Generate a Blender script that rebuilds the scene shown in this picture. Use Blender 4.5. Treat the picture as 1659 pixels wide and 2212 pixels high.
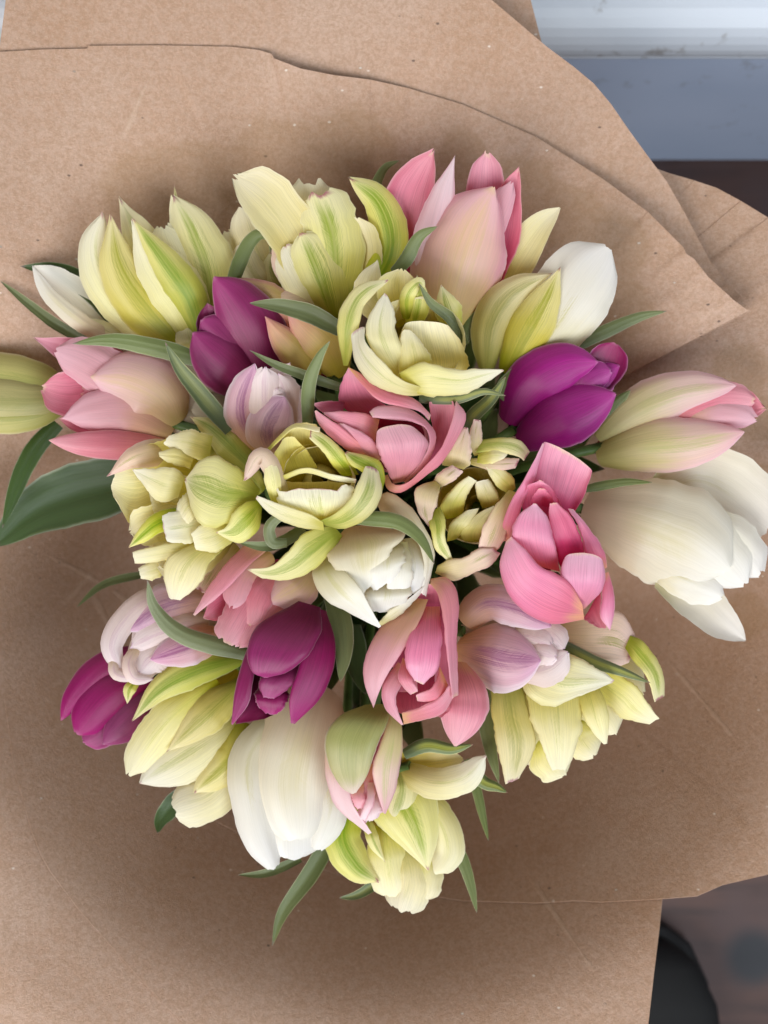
import bpy, math, random
import numpy as np
from mathutils import Vector

# ------------------------------------------------------------------ camera, world, light, exposure
scene = bpy.context.scene
for o in list(bpy.data.objects):
    bpy.data.objects.remove(o)
COL = scene.collection
D0 = 0.42            # metres from the lens to the level of the top blooms
ZREF = 0.47          # height of the top blooms above the floor
CAMZ = ZREF + D0
K = 5000.0           # photo pixels (1659 x 2212 scale) per metre at that level
cam = bpy.data.cameras.new('camera')
camo = bpy.data.objects.new('camera', cam)
COL.objects.link(camo)
camo.location = (0, 0, CAMZ)
cam.sensor_fit = 'VERTICAL'
cam.sensor_height = 36
cam.lens = 18 / (1106 / K / D0)
cam.clip_start = 0.01
cam.clip_end = 50
cam.dof.use_dof = True
cam.dof.focus_distance = 0.432
cam.dof.aperture_fstop = 8.0
scene.camera = camo

world = bpy.data.worlds.new('World')
scene.world = world
world.use_nodes = True
wb = world.node_tree.nodes['Background']
wb.inputs[0].default_value = (0.86, 0.93, 1.0, 1)
wb.inputs[1].default_value = 0.05

def area(name, loc, target, size, power, col):
    l = bpy.data.lights.new(name, 'AREA')
    l.shape = 'DISK'
    l.size = size
    l.energy = power
    l.color = col
    o = bpy.data.objects.new(name, l)
    COL.objects.link(o)
    o.location = loc
    o.rotation_euler = (Vector(target) - Vector(loc)).to_track_quat('-Z', 'Y').to_euler()
    return o
area('window_light', (-0.75, -1.10, 1.62), (0, 0.0, 0.44), 1.2, 32, (1.0, 0.98, 0.96))
area('fill_light', (0.80, -0.95, 1.65), (0.0, 0.0, 0.44), 1.2, 25, (0.84, 0.92, 1.0))  # added fill, brightens the upper right paper and softens the shadows
vs = scene.view_settings
vs.view_transform = 'Standard'
vs.look = 'None'
vs.exposure = 0.0
vs.gamma = 1.0
scene.render.resolution_x = 768
scene.render.resolution_y = 1024
scene.cycles.max_bounces = 10
scene.cycles.diffuse_bounces = 6
scene.cycles.transmission_bounces = 6
scene.cycles.transparent_max_bounces = 4

rng = np.random.default_rng(7)
random.seed(7)

# ------------------------------------------------------------------ small helpers
def P(px, py, z):
    """photo pixel + height in cm relative to the top-bloom level -> world point"""
    d = D0 - z * 0.01
    s = d / D0 / K
    return np.array([(px - 829.5) * s, (1106 - py) * s, ZREF + z * 0.01])

def lin(h):
    h = h.lstrip('#')
    c = [int(h[i:i + 2], 16) / 255 for i in (0, 2, 4)]
    return tuple(x / 12.92 if x <= 0.04045 else ((x + 0.055) / 1.055) ** 2.4 for x in c) + (1,)

def tag(o, label=None, cat=None, group=None, kind=None):
    if label: o['label'] = label
    if cat: o['category'] = cat
    if group: o['group'] = group
    if kind: o['kind'] = kind
    return o

def empty(name, loc, label, cat, group=None):
    o = bpy.data.objects.new(name, None)
    COL.objects.link(o)
    o.location = loc
    o.empty_display_size = 0.01
    return tag(o, label, cat, group)

def mesh_obj(name, verts, faces, mat, parent=None, attrs=None, smooth=True):
    me = bpy.data.meshes.new(name)
    me.from_pydata(verts, [], faces)
    if attrs:
        for an, data in attrs.items():
            a = me.attributes.new(an, 'FLOAT_VECTOR', 'POINT')
            a.data.foreach_set('vector', np.asarray(data, dtype=np.float32).ravel())
    if smooth:
        me.polygons.foreach_set('use_smooth', [True] * len(me.polygons))
    me.materials.append(mat)
    o = bpy.data.objects.new(name, me)
    COL.objects.link(o)
    if parent is not None:
        o.parent = parent
    return o

def interp_curve(pts, n):
    """Catmull-Rom through pts, n samples spaced evenly along its length"""
    p = np.asarray(pts, float)
    if len(p) == 2:
        p = np.array([p[0], (p[0] + p[1]) / 2, p[1]])
    ext = np.vstack([2 * p[0] - p[1], p, 2 * p[-1] - p[-2]])
    out = []
    for i in range(1, len(ext) - 2):
        a, b, c, d = ext[i - 1], ext[i], ext[i + 1], ext[i + 2]
        for t in np.linspace(0, 1, 24, endpoint=False):
            out.append(0.5 * (2 * b + (c - a) * t + (2 * a - 5 * b + 4 * c - d) * t * t + (3 * b - a - 3 * c + d) * t ** 3))
    out.append(p[-1])
    out = np.array(out)
    s = np.concatenate([[0], np.cumsum(np.linalg.norm(np.diff(out[:, :2], axis=0), axis=1))])
    s /= s[-1]
    u = np.linspace(0, 1, n)
    return np.stack([np.interp(u, s, out[:, k]) for k in range(out.shape[1])], 1)

def smooth_keys(keys, u):
    ks = np.array(keys, float)
    x, y = ks[:, 0], ks[:, 1]
    m = np.gradient(y, x)
    out = np.empty_like(u)
    for i, uu in enumerate(u):
        j = min(max(np.searchsorted(x, uu) - 1, 0), len(x) - 2)
        h = x[j + 1] - x[j]
        t = (uu - x[j]) / h
        out[i] = ((2 * t**3 - 3 * t**2 + 1) * y[j] + (t**3 - 2 * t**2 + t) * h * m[j]
                  + (-2 * t**3 + 3 * t**2) * y[j + 1] + (t**3 - t**2) * h * m[j + 1])
    return np.maximum(out, 0.012)

PROF = {
    'tulip': [(0, .42), (.15, .74), (.38, 1), (.62, .95), (.82, .66), (.93, .34), (1, .03)],
    'point': [(0, .40), (.2, .80), (.42, 1), (.65, .80), (.82, .46), (.93, .18), (1, .02)],
    'round': [(0, .45), (.2, .74), (.45, .96), (.65, 1), (.82, .88), (.93, .62), (1, .16)],
    'broad': [(0, .50), (.2, .80), (.45, .98), (.65, 1), (.84, .95), (.95, .80), (1, .52)],
    'barrel': [(0, .52), (.12, .78), (.3, .97), (.55, 1), (.8, .86), (.93, .60), (1, .30)],
    'strip': [(0, .7), (.2, .92), (.5, 1), (.75, .85), (.92, .45), (1, .05)],
    'leaf': [(0, .75), (.25, 1), (.5, .95), (.72, .72), (.88, .40), (.96, .18), (1, .03)],
}

# ------------------------------------------------------------------ materials
class NT:
    def __init__(s, mat):
        mat.use_nodes = True
        s.t = mat.node_tree
        s.t.nodes.clear()
    def n(s, typ, **kw):
        nd = s.t.nodes.new(typ)
        for k, v in kw.items():
            setattr(nd, k, v)
        return nd
    def put(s, sock, v):
        if v is None: return
        if hasattr(v, 'is_output') or isinstance(v, bpy.types.NodeSocket):
            s.t.links.new(v, sock)
        else:
            sock.default_value = v
    def m(s, op, a, b=None, c=None, clamp=False):
        nd = s.n('ShaderNodeMath', operation=op)
        nd.use_clamp = clamp
        for i, v in enumerate((a, b, c)):
            s.put(nd.inputs[i], v)
        return nd.outputs[0]
    def mix(s, fac, a, b, blend='MIX'):
        nd = s.n('ShaderNodeMix', data_type='RGBA', blend_type=blend)
        s.put(nd.inputs[0], fac); s.put(nd.inputs[6], a); s.put(nd.inputs[7], b)
        return nd.outputs[2]
    def ramp(s, fac, stops, interp='EASE'):
        nd = s.n('ShaderNodeValToRGB')
        cr = nd.color_ramp
        cr.interpolation = interp
        while len(cr.elements) < len(stops):
            cr.elements.new(0.5)
        for e, (p, c) in zip(cr.elements, stops):
            e.position = p
            e.color = c if not isinstance(c, str) else lin(c)
        s.put(nd.inputs[0], fac)
        return nd.outputs[0]
    def sstep(s, x, lo, hi):
        nd = s.n('ShaderNodeMapRange', interpolation_type='SMOOTHSTEP')
        s.put(nd.inputs[0], x); s.put(nd.inputs[1], lo); s.put(nd.inputs[2], hi)
        return nd.outputs[0]
    def noise(s, vec, scale, detail=2, rough=.5, dist=0):
        nd = s.n('ShaderNodeTexNoise')
        s.put(nd.inputs['Vector'], vec)
        nd.inputs['Scale'].default_value = scale
        nd.inputs['Detail'].default_value = detail
        nd.inputs['Roughness'].default_value = rough
        nd.inputs['Distortion'].default_value = dist
        return nd.outputs[0]
    def comb(s, x, y, z=0.0):
        nd = s.n('ShaderNodeCombineXYZ')
        for i, v in enumerate((x, y, z)): s.put(nd.inputs[i], v)
        return nd.outputs[0]

def petal_mat(name, outer, inner, stripe=None, edge=None, tip=None, vein=.14, trans=.36, rough=.38, veindark=None, sheen=.04, tipw=.5):
    mat = bpy.data.materials.new(name)
    q = NT(mat)
    at = q.n('ShaderNodeAttribute', attribute_name='puv')
    sx = q.n('ShaderNodeSeparateXYZ')
    q.t.links.new(at.outputs['Vector'], sx.inputs[0])
    u, v, s0 = sx.outputs
    geo = q.n('ShaderNodeNewGeometry')
    side = q.m('ABSOLUTE', q.m('SUBTRACT', s0, geo.outputs['Backfacing']))
    oi = q.n('ShaderNodeObjectInfo')
    seed = q.m('MULTIPLY', oi.outputs['Random'], 37.0)
    av = q.m('ABSOLUTE', v)
    # veins run along the petal and fan a little towards its edge
    vv = q.m('MULTIPLY', v, q.m('SUBTRACT', 1.25, q.m('MULTIPLY', u, .35)))
    fine = q.noise(q.comb(q.m('MULTIPLY', u, 2.2), q.m('MULTIPLY', vv, 52.0), seed), 1.0, 2, .6)
    broad = q.noise(q.comb(q.m('MULTIPLY', u, 1.6), q.m('MULTIPLY', vv, 7.0), seed), 1.0, 2, .5)
    blot = q.noise(q.comb(q.m('MULTIPLY', u, 2.5), q.m('MULTIPLY', v, 1.7), seed), 1.0, 2, .5)
    diag = q.noise(q.comb(q.m('MULTIPLY', q.m('SUBTRACT', u, q.m('MULTIPLY', av, .38)), 64.0), q.m('MULTIPLY', v, 2.2), seed), 1.0, 2, .55)
    uu = q.m('ADD', u, q.m('MULTIPLY', q.m('SUBTRACT', blot, .5), .24))
    uu = q.m('ADD', uu, q.m('MULTIPLY', q.m('SUBTRACT', broad, .5), .07))
    co = q.ramp(uu, outer)
    ci = q.ramp(uu, inner)
    col = q.mix(side, co, ci)
    if stripe:
        sc_, w, u0, u1, st = stripe
        prof = q.m('MULTIPLY', q.sstep(u, u0, u0 + .22), q.sstep(u, u1 + .02, u1 - .25))
        d = q.m('ADD', av, q.m('MULTIPLY', q.m('SUBTRACT', diag, .5), .22))
        d = q.m('ADD', d, q.m('MULTIPLY', q.m('SUBTRACT', broad, .5), .5))
        d = q.m('ADD', d, q.m('MULTIPLY', q.m('SUBTRACT', fine, .5), .55))
        msk = q.m('MULTIPLY', q.sstep(d, w * 1.25, -w * .1), prof)
        # pale line along the midrib
        msk = q.m('MULTIPLY', msk, q.m('SUBTRACT', 1.0, q.m('MULTIPLY', q.sstep(av, .06, .02), .35)))
        msk = q.m('MULTIPLY', msk, q.m('SUBTRACT', st, q.m('MULTIPLY', side, st * .55)))
        col = q.mix(msk, col, lin(sc_))
    if edge:
        ec, st0, stg = edge
        e = q.sstep(q.m('ADD', av, q.m('MULTIPLY', q.m('SUBTRACT', broad, .5), .35)), st0, 1.0)
        e = q.m('MULTIPLY', q.m('MULTIPLY', e, stg), q.sstep(u, .1, .5))
        col = q.mix(e, col, lin(ec))
    if tip:
        tc, tu, stg = tip
        col = q.mix(q.m('MULTIPLY', q.sstep(q.m('ADD', u, q.m('MULTIPLY', q.m('SUBTRACT', broad, .5), .05)), tu, 1.0), q.m('MULTIPLY', q.sstep(av, tipw + .25, tipw - .15), stg)), col, lin(tc))
    # paler margins; light caught by thin rims is mixed into the colour
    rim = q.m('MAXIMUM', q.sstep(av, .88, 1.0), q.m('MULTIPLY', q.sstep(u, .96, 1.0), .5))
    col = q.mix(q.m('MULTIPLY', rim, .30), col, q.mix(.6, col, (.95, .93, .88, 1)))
    vm = q.m('ADD', 1.0 - vein * .5, q.m('MULTIPLY', q.sstep(fine, .32, .66), vein))
    if veindark:
        col = q.mix(q.m('MULTIPLY', q.sstep(fine, .52, .35), .18), col, lin(veindark))
    hv = q.n('ShaderNodeHueSaturation')
    q.put(hv.inputs['Hue'], q.m('ADD', .494, q.m('MULTIPLY', oi.outputs['Random'], .012)))
    q.put(hv.inputs['Saturation'], q.m('ADD', .90, q.m('MULTIPLY', oi.outputs['Random'], .2)))
    q.put(hv.inputs['Value'], q.m('MULTIPLY', vm, q.m('ADD', .95, q.m('MULTIPLY', oi.outputs['Random'], .07))))
    q.put(hv.inputs['Color'], col)
    col = hv.outputs[0]
    bp = q.n('ShaderNodeBump')
    bp.inputs['Strength'].default_value = .30
    bp.inputs['Distance'].default_value = .0004
    q.put(bp.inputs['Height'], q.m('ADD', fine, q.m('MULTIPLY', broad, .5)))
    pb = q.n('ShaderNodeBsdfPrincipled')
    q.put(pb.inputs['Base Color'], col)
    pb.inputs['Roughness'].default_value = rough
    pb.inputs['Specular IOR Level'].default_value = .5
    pb.inputs['Sheen Weight'].default_value = sheen
    pb.inputs['Sheen Roughness'].default_value = .4
    q.put(pb.inputs['Normal'], bp.outputs[0])
    tr = q.n('ShaderNodeBsdfTranslucent')
    gm = q.n('ShaderNodeGamma'); q.put(gm.inputs[0], col); gm.inputs[1].default_value = 1.6
    q.put(tr.inputs[0], gm.outputs[0])
    ms = q.n('ShaderNodeMixShader')
    ms.inputs[0].default_value = trans
    q.t.links.new(pb.outputs[0], ms.inputs[1]); q.t.links.new(tr.outputs[0], ms.inputs[2])
    out = q.n('ShaderNodeOutputMaterial')
    q.t.links.new(ms.outputs[0], out.inputs[0])
    return mat

M = {}
CR_O = [(0, '#c1bc47'), (.26, '#e5db80'), (.58, '#f3eab0'), (1, '#f9f3d2')]
CR_I = [(0, '#c9b938'), (.35, '#e6d978'), (.7, '#f0e6a4'), (1, '#f7efc6')]
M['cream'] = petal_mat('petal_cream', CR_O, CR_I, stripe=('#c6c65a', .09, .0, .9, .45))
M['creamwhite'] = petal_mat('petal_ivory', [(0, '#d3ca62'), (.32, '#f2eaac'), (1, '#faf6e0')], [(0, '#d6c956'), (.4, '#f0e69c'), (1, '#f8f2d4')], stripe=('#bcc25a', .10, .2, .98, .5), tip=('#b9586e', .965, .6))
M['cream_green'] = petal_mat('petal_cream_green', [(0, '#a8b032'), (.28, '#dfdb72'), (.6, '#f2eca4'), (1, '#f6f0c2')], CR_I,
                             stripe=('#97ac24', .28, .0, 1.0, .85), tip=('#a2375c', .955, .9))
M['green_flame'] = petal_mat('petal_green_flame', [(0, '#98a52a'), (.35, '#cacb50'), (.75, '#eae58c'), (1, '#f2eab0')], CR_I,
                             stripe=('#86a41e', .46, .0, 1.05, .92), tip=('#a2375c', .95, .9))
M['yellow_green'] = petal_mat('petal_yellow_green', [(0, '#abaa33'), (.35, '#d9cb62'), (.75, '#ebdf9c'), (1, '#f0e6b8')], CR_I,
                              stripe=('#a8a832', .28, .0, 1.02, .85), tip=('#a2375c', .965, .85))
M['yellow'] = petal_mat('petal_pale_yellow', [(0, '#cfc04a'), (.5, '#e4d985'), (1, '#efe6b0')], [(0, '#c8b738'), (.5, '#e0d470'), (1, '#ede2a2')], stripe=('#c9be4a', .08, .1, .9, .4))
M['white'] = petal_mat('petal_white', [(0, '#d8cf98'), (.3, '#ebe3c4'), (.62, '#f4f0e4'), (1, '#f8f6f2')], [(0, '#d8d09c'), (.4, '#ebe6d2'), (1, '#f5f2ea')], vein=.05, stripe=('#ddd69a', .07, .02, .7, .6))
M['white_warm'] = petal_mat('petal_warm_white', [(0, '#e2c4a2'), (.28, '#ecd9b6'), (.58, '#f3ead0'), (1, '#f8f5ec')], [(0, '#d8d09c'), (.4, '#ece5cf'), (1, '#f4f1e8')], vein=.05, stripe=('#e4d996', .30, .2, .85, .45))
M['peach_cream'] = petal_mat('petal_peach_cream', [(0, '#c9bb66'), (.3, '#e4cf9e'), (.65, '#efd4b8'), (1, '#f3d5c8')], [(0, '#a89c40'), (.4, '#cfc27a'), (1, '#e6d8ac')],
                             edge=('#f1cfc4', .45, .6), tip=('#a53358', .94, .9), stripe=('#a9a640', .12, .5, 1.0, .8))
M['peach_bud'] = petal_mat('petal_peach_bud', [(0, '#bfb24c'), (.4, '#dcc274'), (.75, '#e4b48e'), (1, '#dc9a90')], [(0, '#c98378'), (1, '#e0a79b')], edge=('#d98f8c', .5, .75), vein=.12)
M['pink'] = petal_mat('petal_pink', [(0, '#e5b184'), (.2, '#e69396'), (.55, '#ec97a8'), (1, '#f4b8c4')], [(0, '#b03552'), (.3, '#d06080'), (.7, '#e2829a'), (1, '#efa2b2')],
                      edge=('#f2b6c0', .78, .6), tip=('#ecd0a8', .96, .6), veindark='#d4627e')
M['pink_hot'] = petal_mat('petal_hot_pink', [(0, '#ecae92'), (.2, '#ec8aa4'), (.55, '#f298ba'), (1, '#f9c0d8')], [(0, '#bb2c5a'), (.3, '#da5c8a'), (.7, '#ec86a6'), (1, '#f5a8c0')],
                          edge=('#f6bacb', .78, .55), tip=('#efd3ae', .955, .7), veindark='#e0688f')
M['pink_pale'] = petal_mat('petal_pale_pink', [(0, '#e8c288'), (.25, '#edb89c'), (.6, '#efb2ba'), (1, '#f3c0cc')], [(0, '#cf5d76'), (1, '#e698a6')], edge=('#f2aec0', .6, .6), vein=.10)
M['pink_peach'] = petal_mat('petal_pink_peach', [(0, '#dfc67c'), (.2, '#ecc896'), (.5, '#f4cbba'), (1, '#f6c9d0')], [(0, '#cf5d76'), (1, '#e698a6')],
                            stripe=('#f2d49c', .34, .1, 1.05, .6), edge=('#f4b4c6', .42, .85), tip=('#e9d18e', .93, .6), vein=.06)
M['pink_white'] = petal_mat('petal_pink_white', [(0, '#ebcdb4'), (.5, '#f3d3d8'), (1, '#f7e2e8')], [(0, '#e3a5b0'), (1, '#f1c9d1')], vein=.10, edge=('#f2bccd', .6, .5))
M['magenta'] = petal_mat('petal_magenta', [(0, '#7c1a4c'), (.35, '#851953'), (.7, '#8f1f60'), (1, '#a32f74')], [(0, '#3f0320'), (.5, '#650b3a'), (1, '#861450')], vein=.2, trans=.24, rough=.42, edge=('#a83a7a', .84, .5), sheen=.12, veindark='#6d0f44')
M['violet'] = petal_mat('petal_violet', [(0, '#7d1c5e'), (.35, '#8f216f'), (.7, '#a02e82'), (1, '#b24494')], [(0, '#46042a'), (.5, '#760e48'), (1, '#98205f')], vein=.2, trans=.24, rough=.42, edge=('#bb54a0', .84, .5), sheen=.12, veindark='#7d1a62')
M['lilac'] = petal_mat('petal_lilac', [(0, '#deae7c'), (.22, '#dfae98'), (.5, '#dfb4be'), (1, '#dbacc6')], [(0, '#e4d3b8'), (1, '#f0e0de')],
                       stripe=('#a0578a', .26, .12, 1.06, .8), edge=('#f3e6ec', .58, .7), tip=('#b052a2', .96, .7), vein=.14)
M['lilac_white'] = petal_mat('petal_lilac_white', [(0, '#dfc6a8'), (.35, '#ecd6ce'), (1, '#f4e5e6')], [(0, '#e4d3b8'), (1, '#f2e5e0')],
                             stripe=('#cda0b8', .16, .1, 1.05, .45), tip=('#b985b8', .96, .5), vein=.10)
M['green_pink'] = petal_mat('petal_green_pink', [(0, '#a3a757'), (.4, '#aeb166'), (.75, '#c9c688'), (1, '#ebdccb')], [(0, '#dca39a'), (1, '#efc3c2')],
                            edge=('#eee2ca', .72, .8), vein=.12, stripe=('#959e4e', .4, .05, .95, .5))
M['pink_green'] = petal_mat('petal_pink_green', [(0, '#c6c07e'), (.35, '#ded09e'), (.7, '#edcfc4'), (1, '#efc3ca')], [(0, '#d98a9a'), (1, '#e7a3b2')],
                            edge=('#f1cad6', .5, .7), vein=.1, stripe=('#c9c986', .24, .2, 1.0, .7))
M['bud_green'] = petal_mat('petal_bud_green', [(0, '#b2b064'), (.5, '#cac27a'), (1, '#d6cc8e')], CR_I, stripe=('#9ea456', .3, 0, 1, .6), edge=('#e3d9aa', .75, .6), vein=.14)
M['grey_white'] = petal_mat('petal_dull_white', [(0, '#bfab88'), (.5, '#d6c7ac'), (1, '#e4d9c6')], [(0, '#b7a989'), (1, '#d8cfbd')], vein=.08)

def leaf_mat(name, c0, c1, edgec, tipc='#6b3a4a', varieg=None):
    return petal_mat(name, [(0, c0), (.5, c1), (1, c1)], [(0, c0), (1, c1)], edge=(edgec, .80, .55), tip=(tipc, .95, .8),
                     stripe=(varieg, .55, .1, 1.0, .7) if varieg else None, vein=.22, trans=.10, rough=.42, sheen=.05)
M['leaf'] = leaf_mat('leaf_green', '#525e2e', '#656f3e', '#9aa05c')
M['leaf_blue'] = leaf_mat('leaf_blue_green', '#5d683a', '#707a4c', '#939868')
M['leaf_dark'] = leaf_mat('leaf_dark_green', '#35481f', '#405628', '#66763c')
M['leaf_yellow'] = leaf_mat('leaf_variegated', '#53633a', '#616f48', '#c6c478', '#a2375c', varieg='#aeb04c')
sm = bpy.data.materials.new('stem_green')
q = NT(sm)
tc = q.n('ShaderNodeTexCoord')
pb = q.n('ShaderNodeBsdfPrincipled')
q.put(pb.inputs['Base Color'], q.ramp(q.noise(tc.outputs['Object'], 60, 3), [(0.3, '#3c5527'), (.7, '#5f7a3c')]))
pb.inputs['Roughness'].default_value = .45
q.t.links.new(pb.outputs[0], q.n('ShaderNodeOutputMaterial').inputs[0])

# ------------------------------------------------------------------ petals and leaves
def wav(u, n, r):
    """smooth random wave"""
    out = np.zeros_like(u)
    for k in range(1, n + 1):
        out += np.sin(u * math.pi * 2 * k * (0.6 + .5 * r.random()) + r.random() * 6.28) / k ** .8
    return out / 1.8

def sheet(name, pos, uv, mat, parent, origin, th=0.00045, outer_is_front=True):
    """pos: (nu,nv,3) grid of world points -> petal surface; its back and its hollow side have their own colour"""
    nu, nv, _ = pos.shape
    verts = pos.reshape(-1, 3) - np.asarray(origin)
    idx = np.arange(nu * nv).reshape(nu, nv)
    a = idx[:-1, :-1].ravel(); b = idx[1:, :-1].ravel(); c = idx[1:, 1:].ravel(); d = idx[:-1, 1:].ravel()
    faces = list(zip(a.tolist(), d.tolist(), c.tolist(), b.tolist()))
    s0 = 0.0 if outer_is_front else 1.0
    at = np.concatenate([uv, np.full((nu, nv, 1), s0)], 2).reshape(-1, 3)
    return mesh_obj(name, verts.tolist(), faces, mat, parent, {'puv': at})

class Flower:
    def __init__(s, name, label, mat, base, tip, z0, z1, group=None, cat='tulip', face=False):
        s.base, s.tip, s.z0, s.z1, s.mat = base, tip, z0, z1, mat
        s.B = P(base[0], base[1], z0); s.T = P(tip[0], tip[1], z1)
        s.o = empty(name, tuple(s.B), label, cat, group)
        s.ax = s.T - s.B
        s.len = np.linalg.norm(s.ax)
        s.ax = s.ax / s.len
        up = np.array([0, 1.0, 0]) if face else np.array([0, 0, 1.0])
        x = up - up.dot(s.ax) * s.ax
        s.x = x / np.linalg.norm(x)
        s.y = np.cross(s.x, s.ax) if face else np.cross(s.ax, s.x)
        s.face = face
        FLOWERS.append(s)

    def S(s, pts, hw, cup=50, dz=0.0, bulge=None, prof='tulip', mat=None, roll=0, ruf=None, tat=.05, hl=1, hr=1, zs=None, name='petal', th=.00045, keel=.0, curl=0.0, nu=26, nv=15):
        """a petal drawn as it lies: centre line base -> tip (pixels), half width in pixels, arc of its cross-section;
        cup > 0 shows its back, cup < 0 its hollow side"""
        r = np.random.default_rng(abs(hash((round(pts[0][0]), round(pts[-1][1]), hw))) % 2**31)
        if len(pts[0]) == 2:
            if zs is None:
                zs = [None] * len(pts)
            L = 0
            seg = [0]
            for a, b in zip(pts[:-1], pts[1:]):
                L += math.hypot(b[0] - a[0], b[1] - a[1]); seg.append(L)
            # height follows the flower's own axis
            bx, by = s.base; tx, ty = s.tip
            al2 = (tx - bx) ** 2 + (ty - by) ** 2
            pl = []
            for (x, y), l, zz in zip(pts, seg, zs):
                if zz is None:
                    k = l / L
                    if s.face or al2 < 60 ** 2:
                        f = k
                    else:
                        f = ((x - bx) * (tx - bx) + (y - by) * (ty - by)) / al2
                        f = min(max(f, -.1), 1.1)
                    zz = s.z0 + (s.z1 - s.z0) * f
                pl.append((x, y, zz))
            pts = pl
            lc = L / K * 100
        else:
            lc = math.hypot(pts[-1][0] - pts[0][0], pts[-1][1] - pts[0][1]) / K * 100
        c = interp_curve(pts, nu)
        u = np.linspace(0, 1, nu) ** .92
        c = np.stack([np.interp(u, np.linspace(0, 1, nu), c[:, k]) for k in range(3)], 1)
        if bulge is None:
            bulge = .10 * lc if cup > 0 else -.05 * lc
        c[:, 2] += bulge * np.sin(np.pi * np.clip(u, 0, 1) ** .8) + dz * (0.35 + .65 * np.clip(u * 2.2, 0, 1))
        C = np.array([P(*k) for k in c])
        T = np.gradient(C, axis=0)
        T /= np.linalg.norm(T, axis=1, keepdims=True)
        Nh = np.array([0, 0, CAMZ]) - C
        Nh /= np.linalg.norm(Nh, axis=1, keepdims=True)
        N = Nh - (Nh * T).sum(1, keepdims=True) * T
        nn = np.linalg.norm(N, axis=1, keepdims=True)
        N = N / np.maximum(nn, 1e-6)
        Sd = np.cross(T, N)
        if isinstance(roll, (int, float)):
            rl = np.full(nu, math.radians(roll))
        else:
            rl = np.radians(np.interp(u, np.linspace(0, 1, len(roll)), roll))
        cr, sr = np.cos(rl)[:, None], np.sin(rl)[:, None]
        N, Sd = N * cr + Sd * sr, Sd * cr - N * sr
        sc = (D0 - c[:, 2] * .01) / D0 / K
        w = hw * sc * smooth_keys(PROF[prof], u)
        if ruf is None: ruf = .07
        sgn = 1 if cup >= 0 else -1
        ca = max(math.radians(abs(cup)), .05)
        v = np.linspace(-1, 1, nv)
        v = np.sign(v) * np.abs(v) ** .9
        tl = 1 + tat * wav(u * 3.0, 5, r); tr = 1 + tat * wav(u * 3.0, 5, r)
        rl_ = wav(u * 1.4, 3, r); rr_ = wav(u * 1.4, 3, r)
        pos = np.zeros((nu, nv, 3)); uv = np.zeros((nu, nv, 2))
        rp = [(k, r.random() * 6.28, (r.random() - .5) * 2, r.random() * 3) for k in (1.5, 2.3, 3.4)]
        tipn = .018 * lc * .01 * wav(v * .8, 4, r) * tat / .05
        env = np.sin(np.pi * np.clip(u, 0, 1)) ** .5
        for j, vj in enumerate(v):
            side = hr * tr if vj > 0 else hl * tl
            ww = w * side
            R = ww / math.sin(ca)
            ph = vj * ca
            off = Sd * (R * math.sin(ph))[:, None] - N * (sgn * R * (1 - math.cos(ph)))[:, None]
            rf = (rr_ if vj > 0 else rl_) * ruf * abs(vj) ** 2.5 * hw * sc * env * .9
            rf += curl * hw * sc * max(0, abs(vj) - .55) ** 2 * 5 * env * sgn
            rf -= keel * hw * sc * math.exp(-(vj / .12) ** 2) * env
            for k, ph0, am, sl in rp:
                rf += .022 * am * hw * sc * np.sin(k * math.pi * vj + ph0 + sl * u) * env
            off += N * rf[:, None]
            pos[:, j] = C + off + T * (tipn[j] * u ** 6)[:, None]
            uv[:, j, 0] = u
            uv[:, j, 1] = vj
        return sheet(name, pos, uv, mat_of(mat or s.mat), s.o, s.B, th, outer_is_front=(cup >= 0))

    def R(s, A, B, bulge=.3, mat=None, tat=.05, ebow=0, name='petal', nu=28, nv=15, ruf=.05, th=.00045, face=None, rnd=.18):
        """a petal between its left and right rim (pixels + height in cm, base -> tip); bulge in cm, > 0 swells
        towards the viewer and shows the back of the petal, < 0 is a hollow"""
        r = np.random.default_rng(abs(hash((round(A[0][0]), round(B[-1][1]), len(A)))) % 2**31)
        a = interp_curve(A, nu); b = interp_curve(B, nu)
        u = np.linspace(0, 1, nu)
        v = np.linspace(-1, 1, nv)
        wid = np.linalg.norm((a - b)[:, :2], axis=1)
        hw = wid.max() / 2
        tl = tat * wav(u * 3, 6, r) * hw; tr = tat * wav(u * 3, 6, r) * hw
        rl_ = wav(u * 1.6, 4, r); rr_ = wav(u * 1.6, 4, r)
        rp = [(k, r.random() * 6.28, (r.random() - .5) * 2, r.random() * 3) for k in (1.5, 2.3, 3.4)]
        env = np.sin(np.pi * np.clip(u, .02, .98)) ** .5
        ev = wav(v * 1.1, 5, r) * tat * hw * .5
        end = ((a[-1] + b[-1]) / 2 - (a[-4] + b[-4]) / 2)[:2]
        end = end / (np.linalg.norm(end) + 1e-6)
        pos = np.zeros((nu, nv, 3)); uv = np.zeros((nu, nv, 2))
        acr = (b - a)[:, :2] / np.maximum(wid, 1e-6)[:, None]
        ws = np.clip(wid / (2 * hw), .15, 1)
        for j, vj in enumerate(v):
            k = (vj + 1) / 2
            k = .5 - .5 * math.cos(math.pi * k) if abs(bulge) > .2 else k
            c = a * (1 - k) + b * k
            sh = (tr if vj > 0 else -tl) * abs(vj) ** 3 * env
            c[:, :2] += acr * sh[:, None]
            mid_ = (a + b) / 2
            c[:, :2] = mid_[:, :2] + (c - mid_)[:, :2] * (1 - rnd * u ** 9)[:, None]
            c[:, :2] += end * ((ebow * (1 - vj * vj) + ev[j]) * u ** 4)[:, None]
            h = bulge * math.sqrt(max(0, 1 - vj * vj)) * (.4 + .6 * env) * ws
            h += (rr_ if vj > 0 else rl_) * ruf * abs(vj) ** 2.5 * hw / 50 * env
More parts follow.
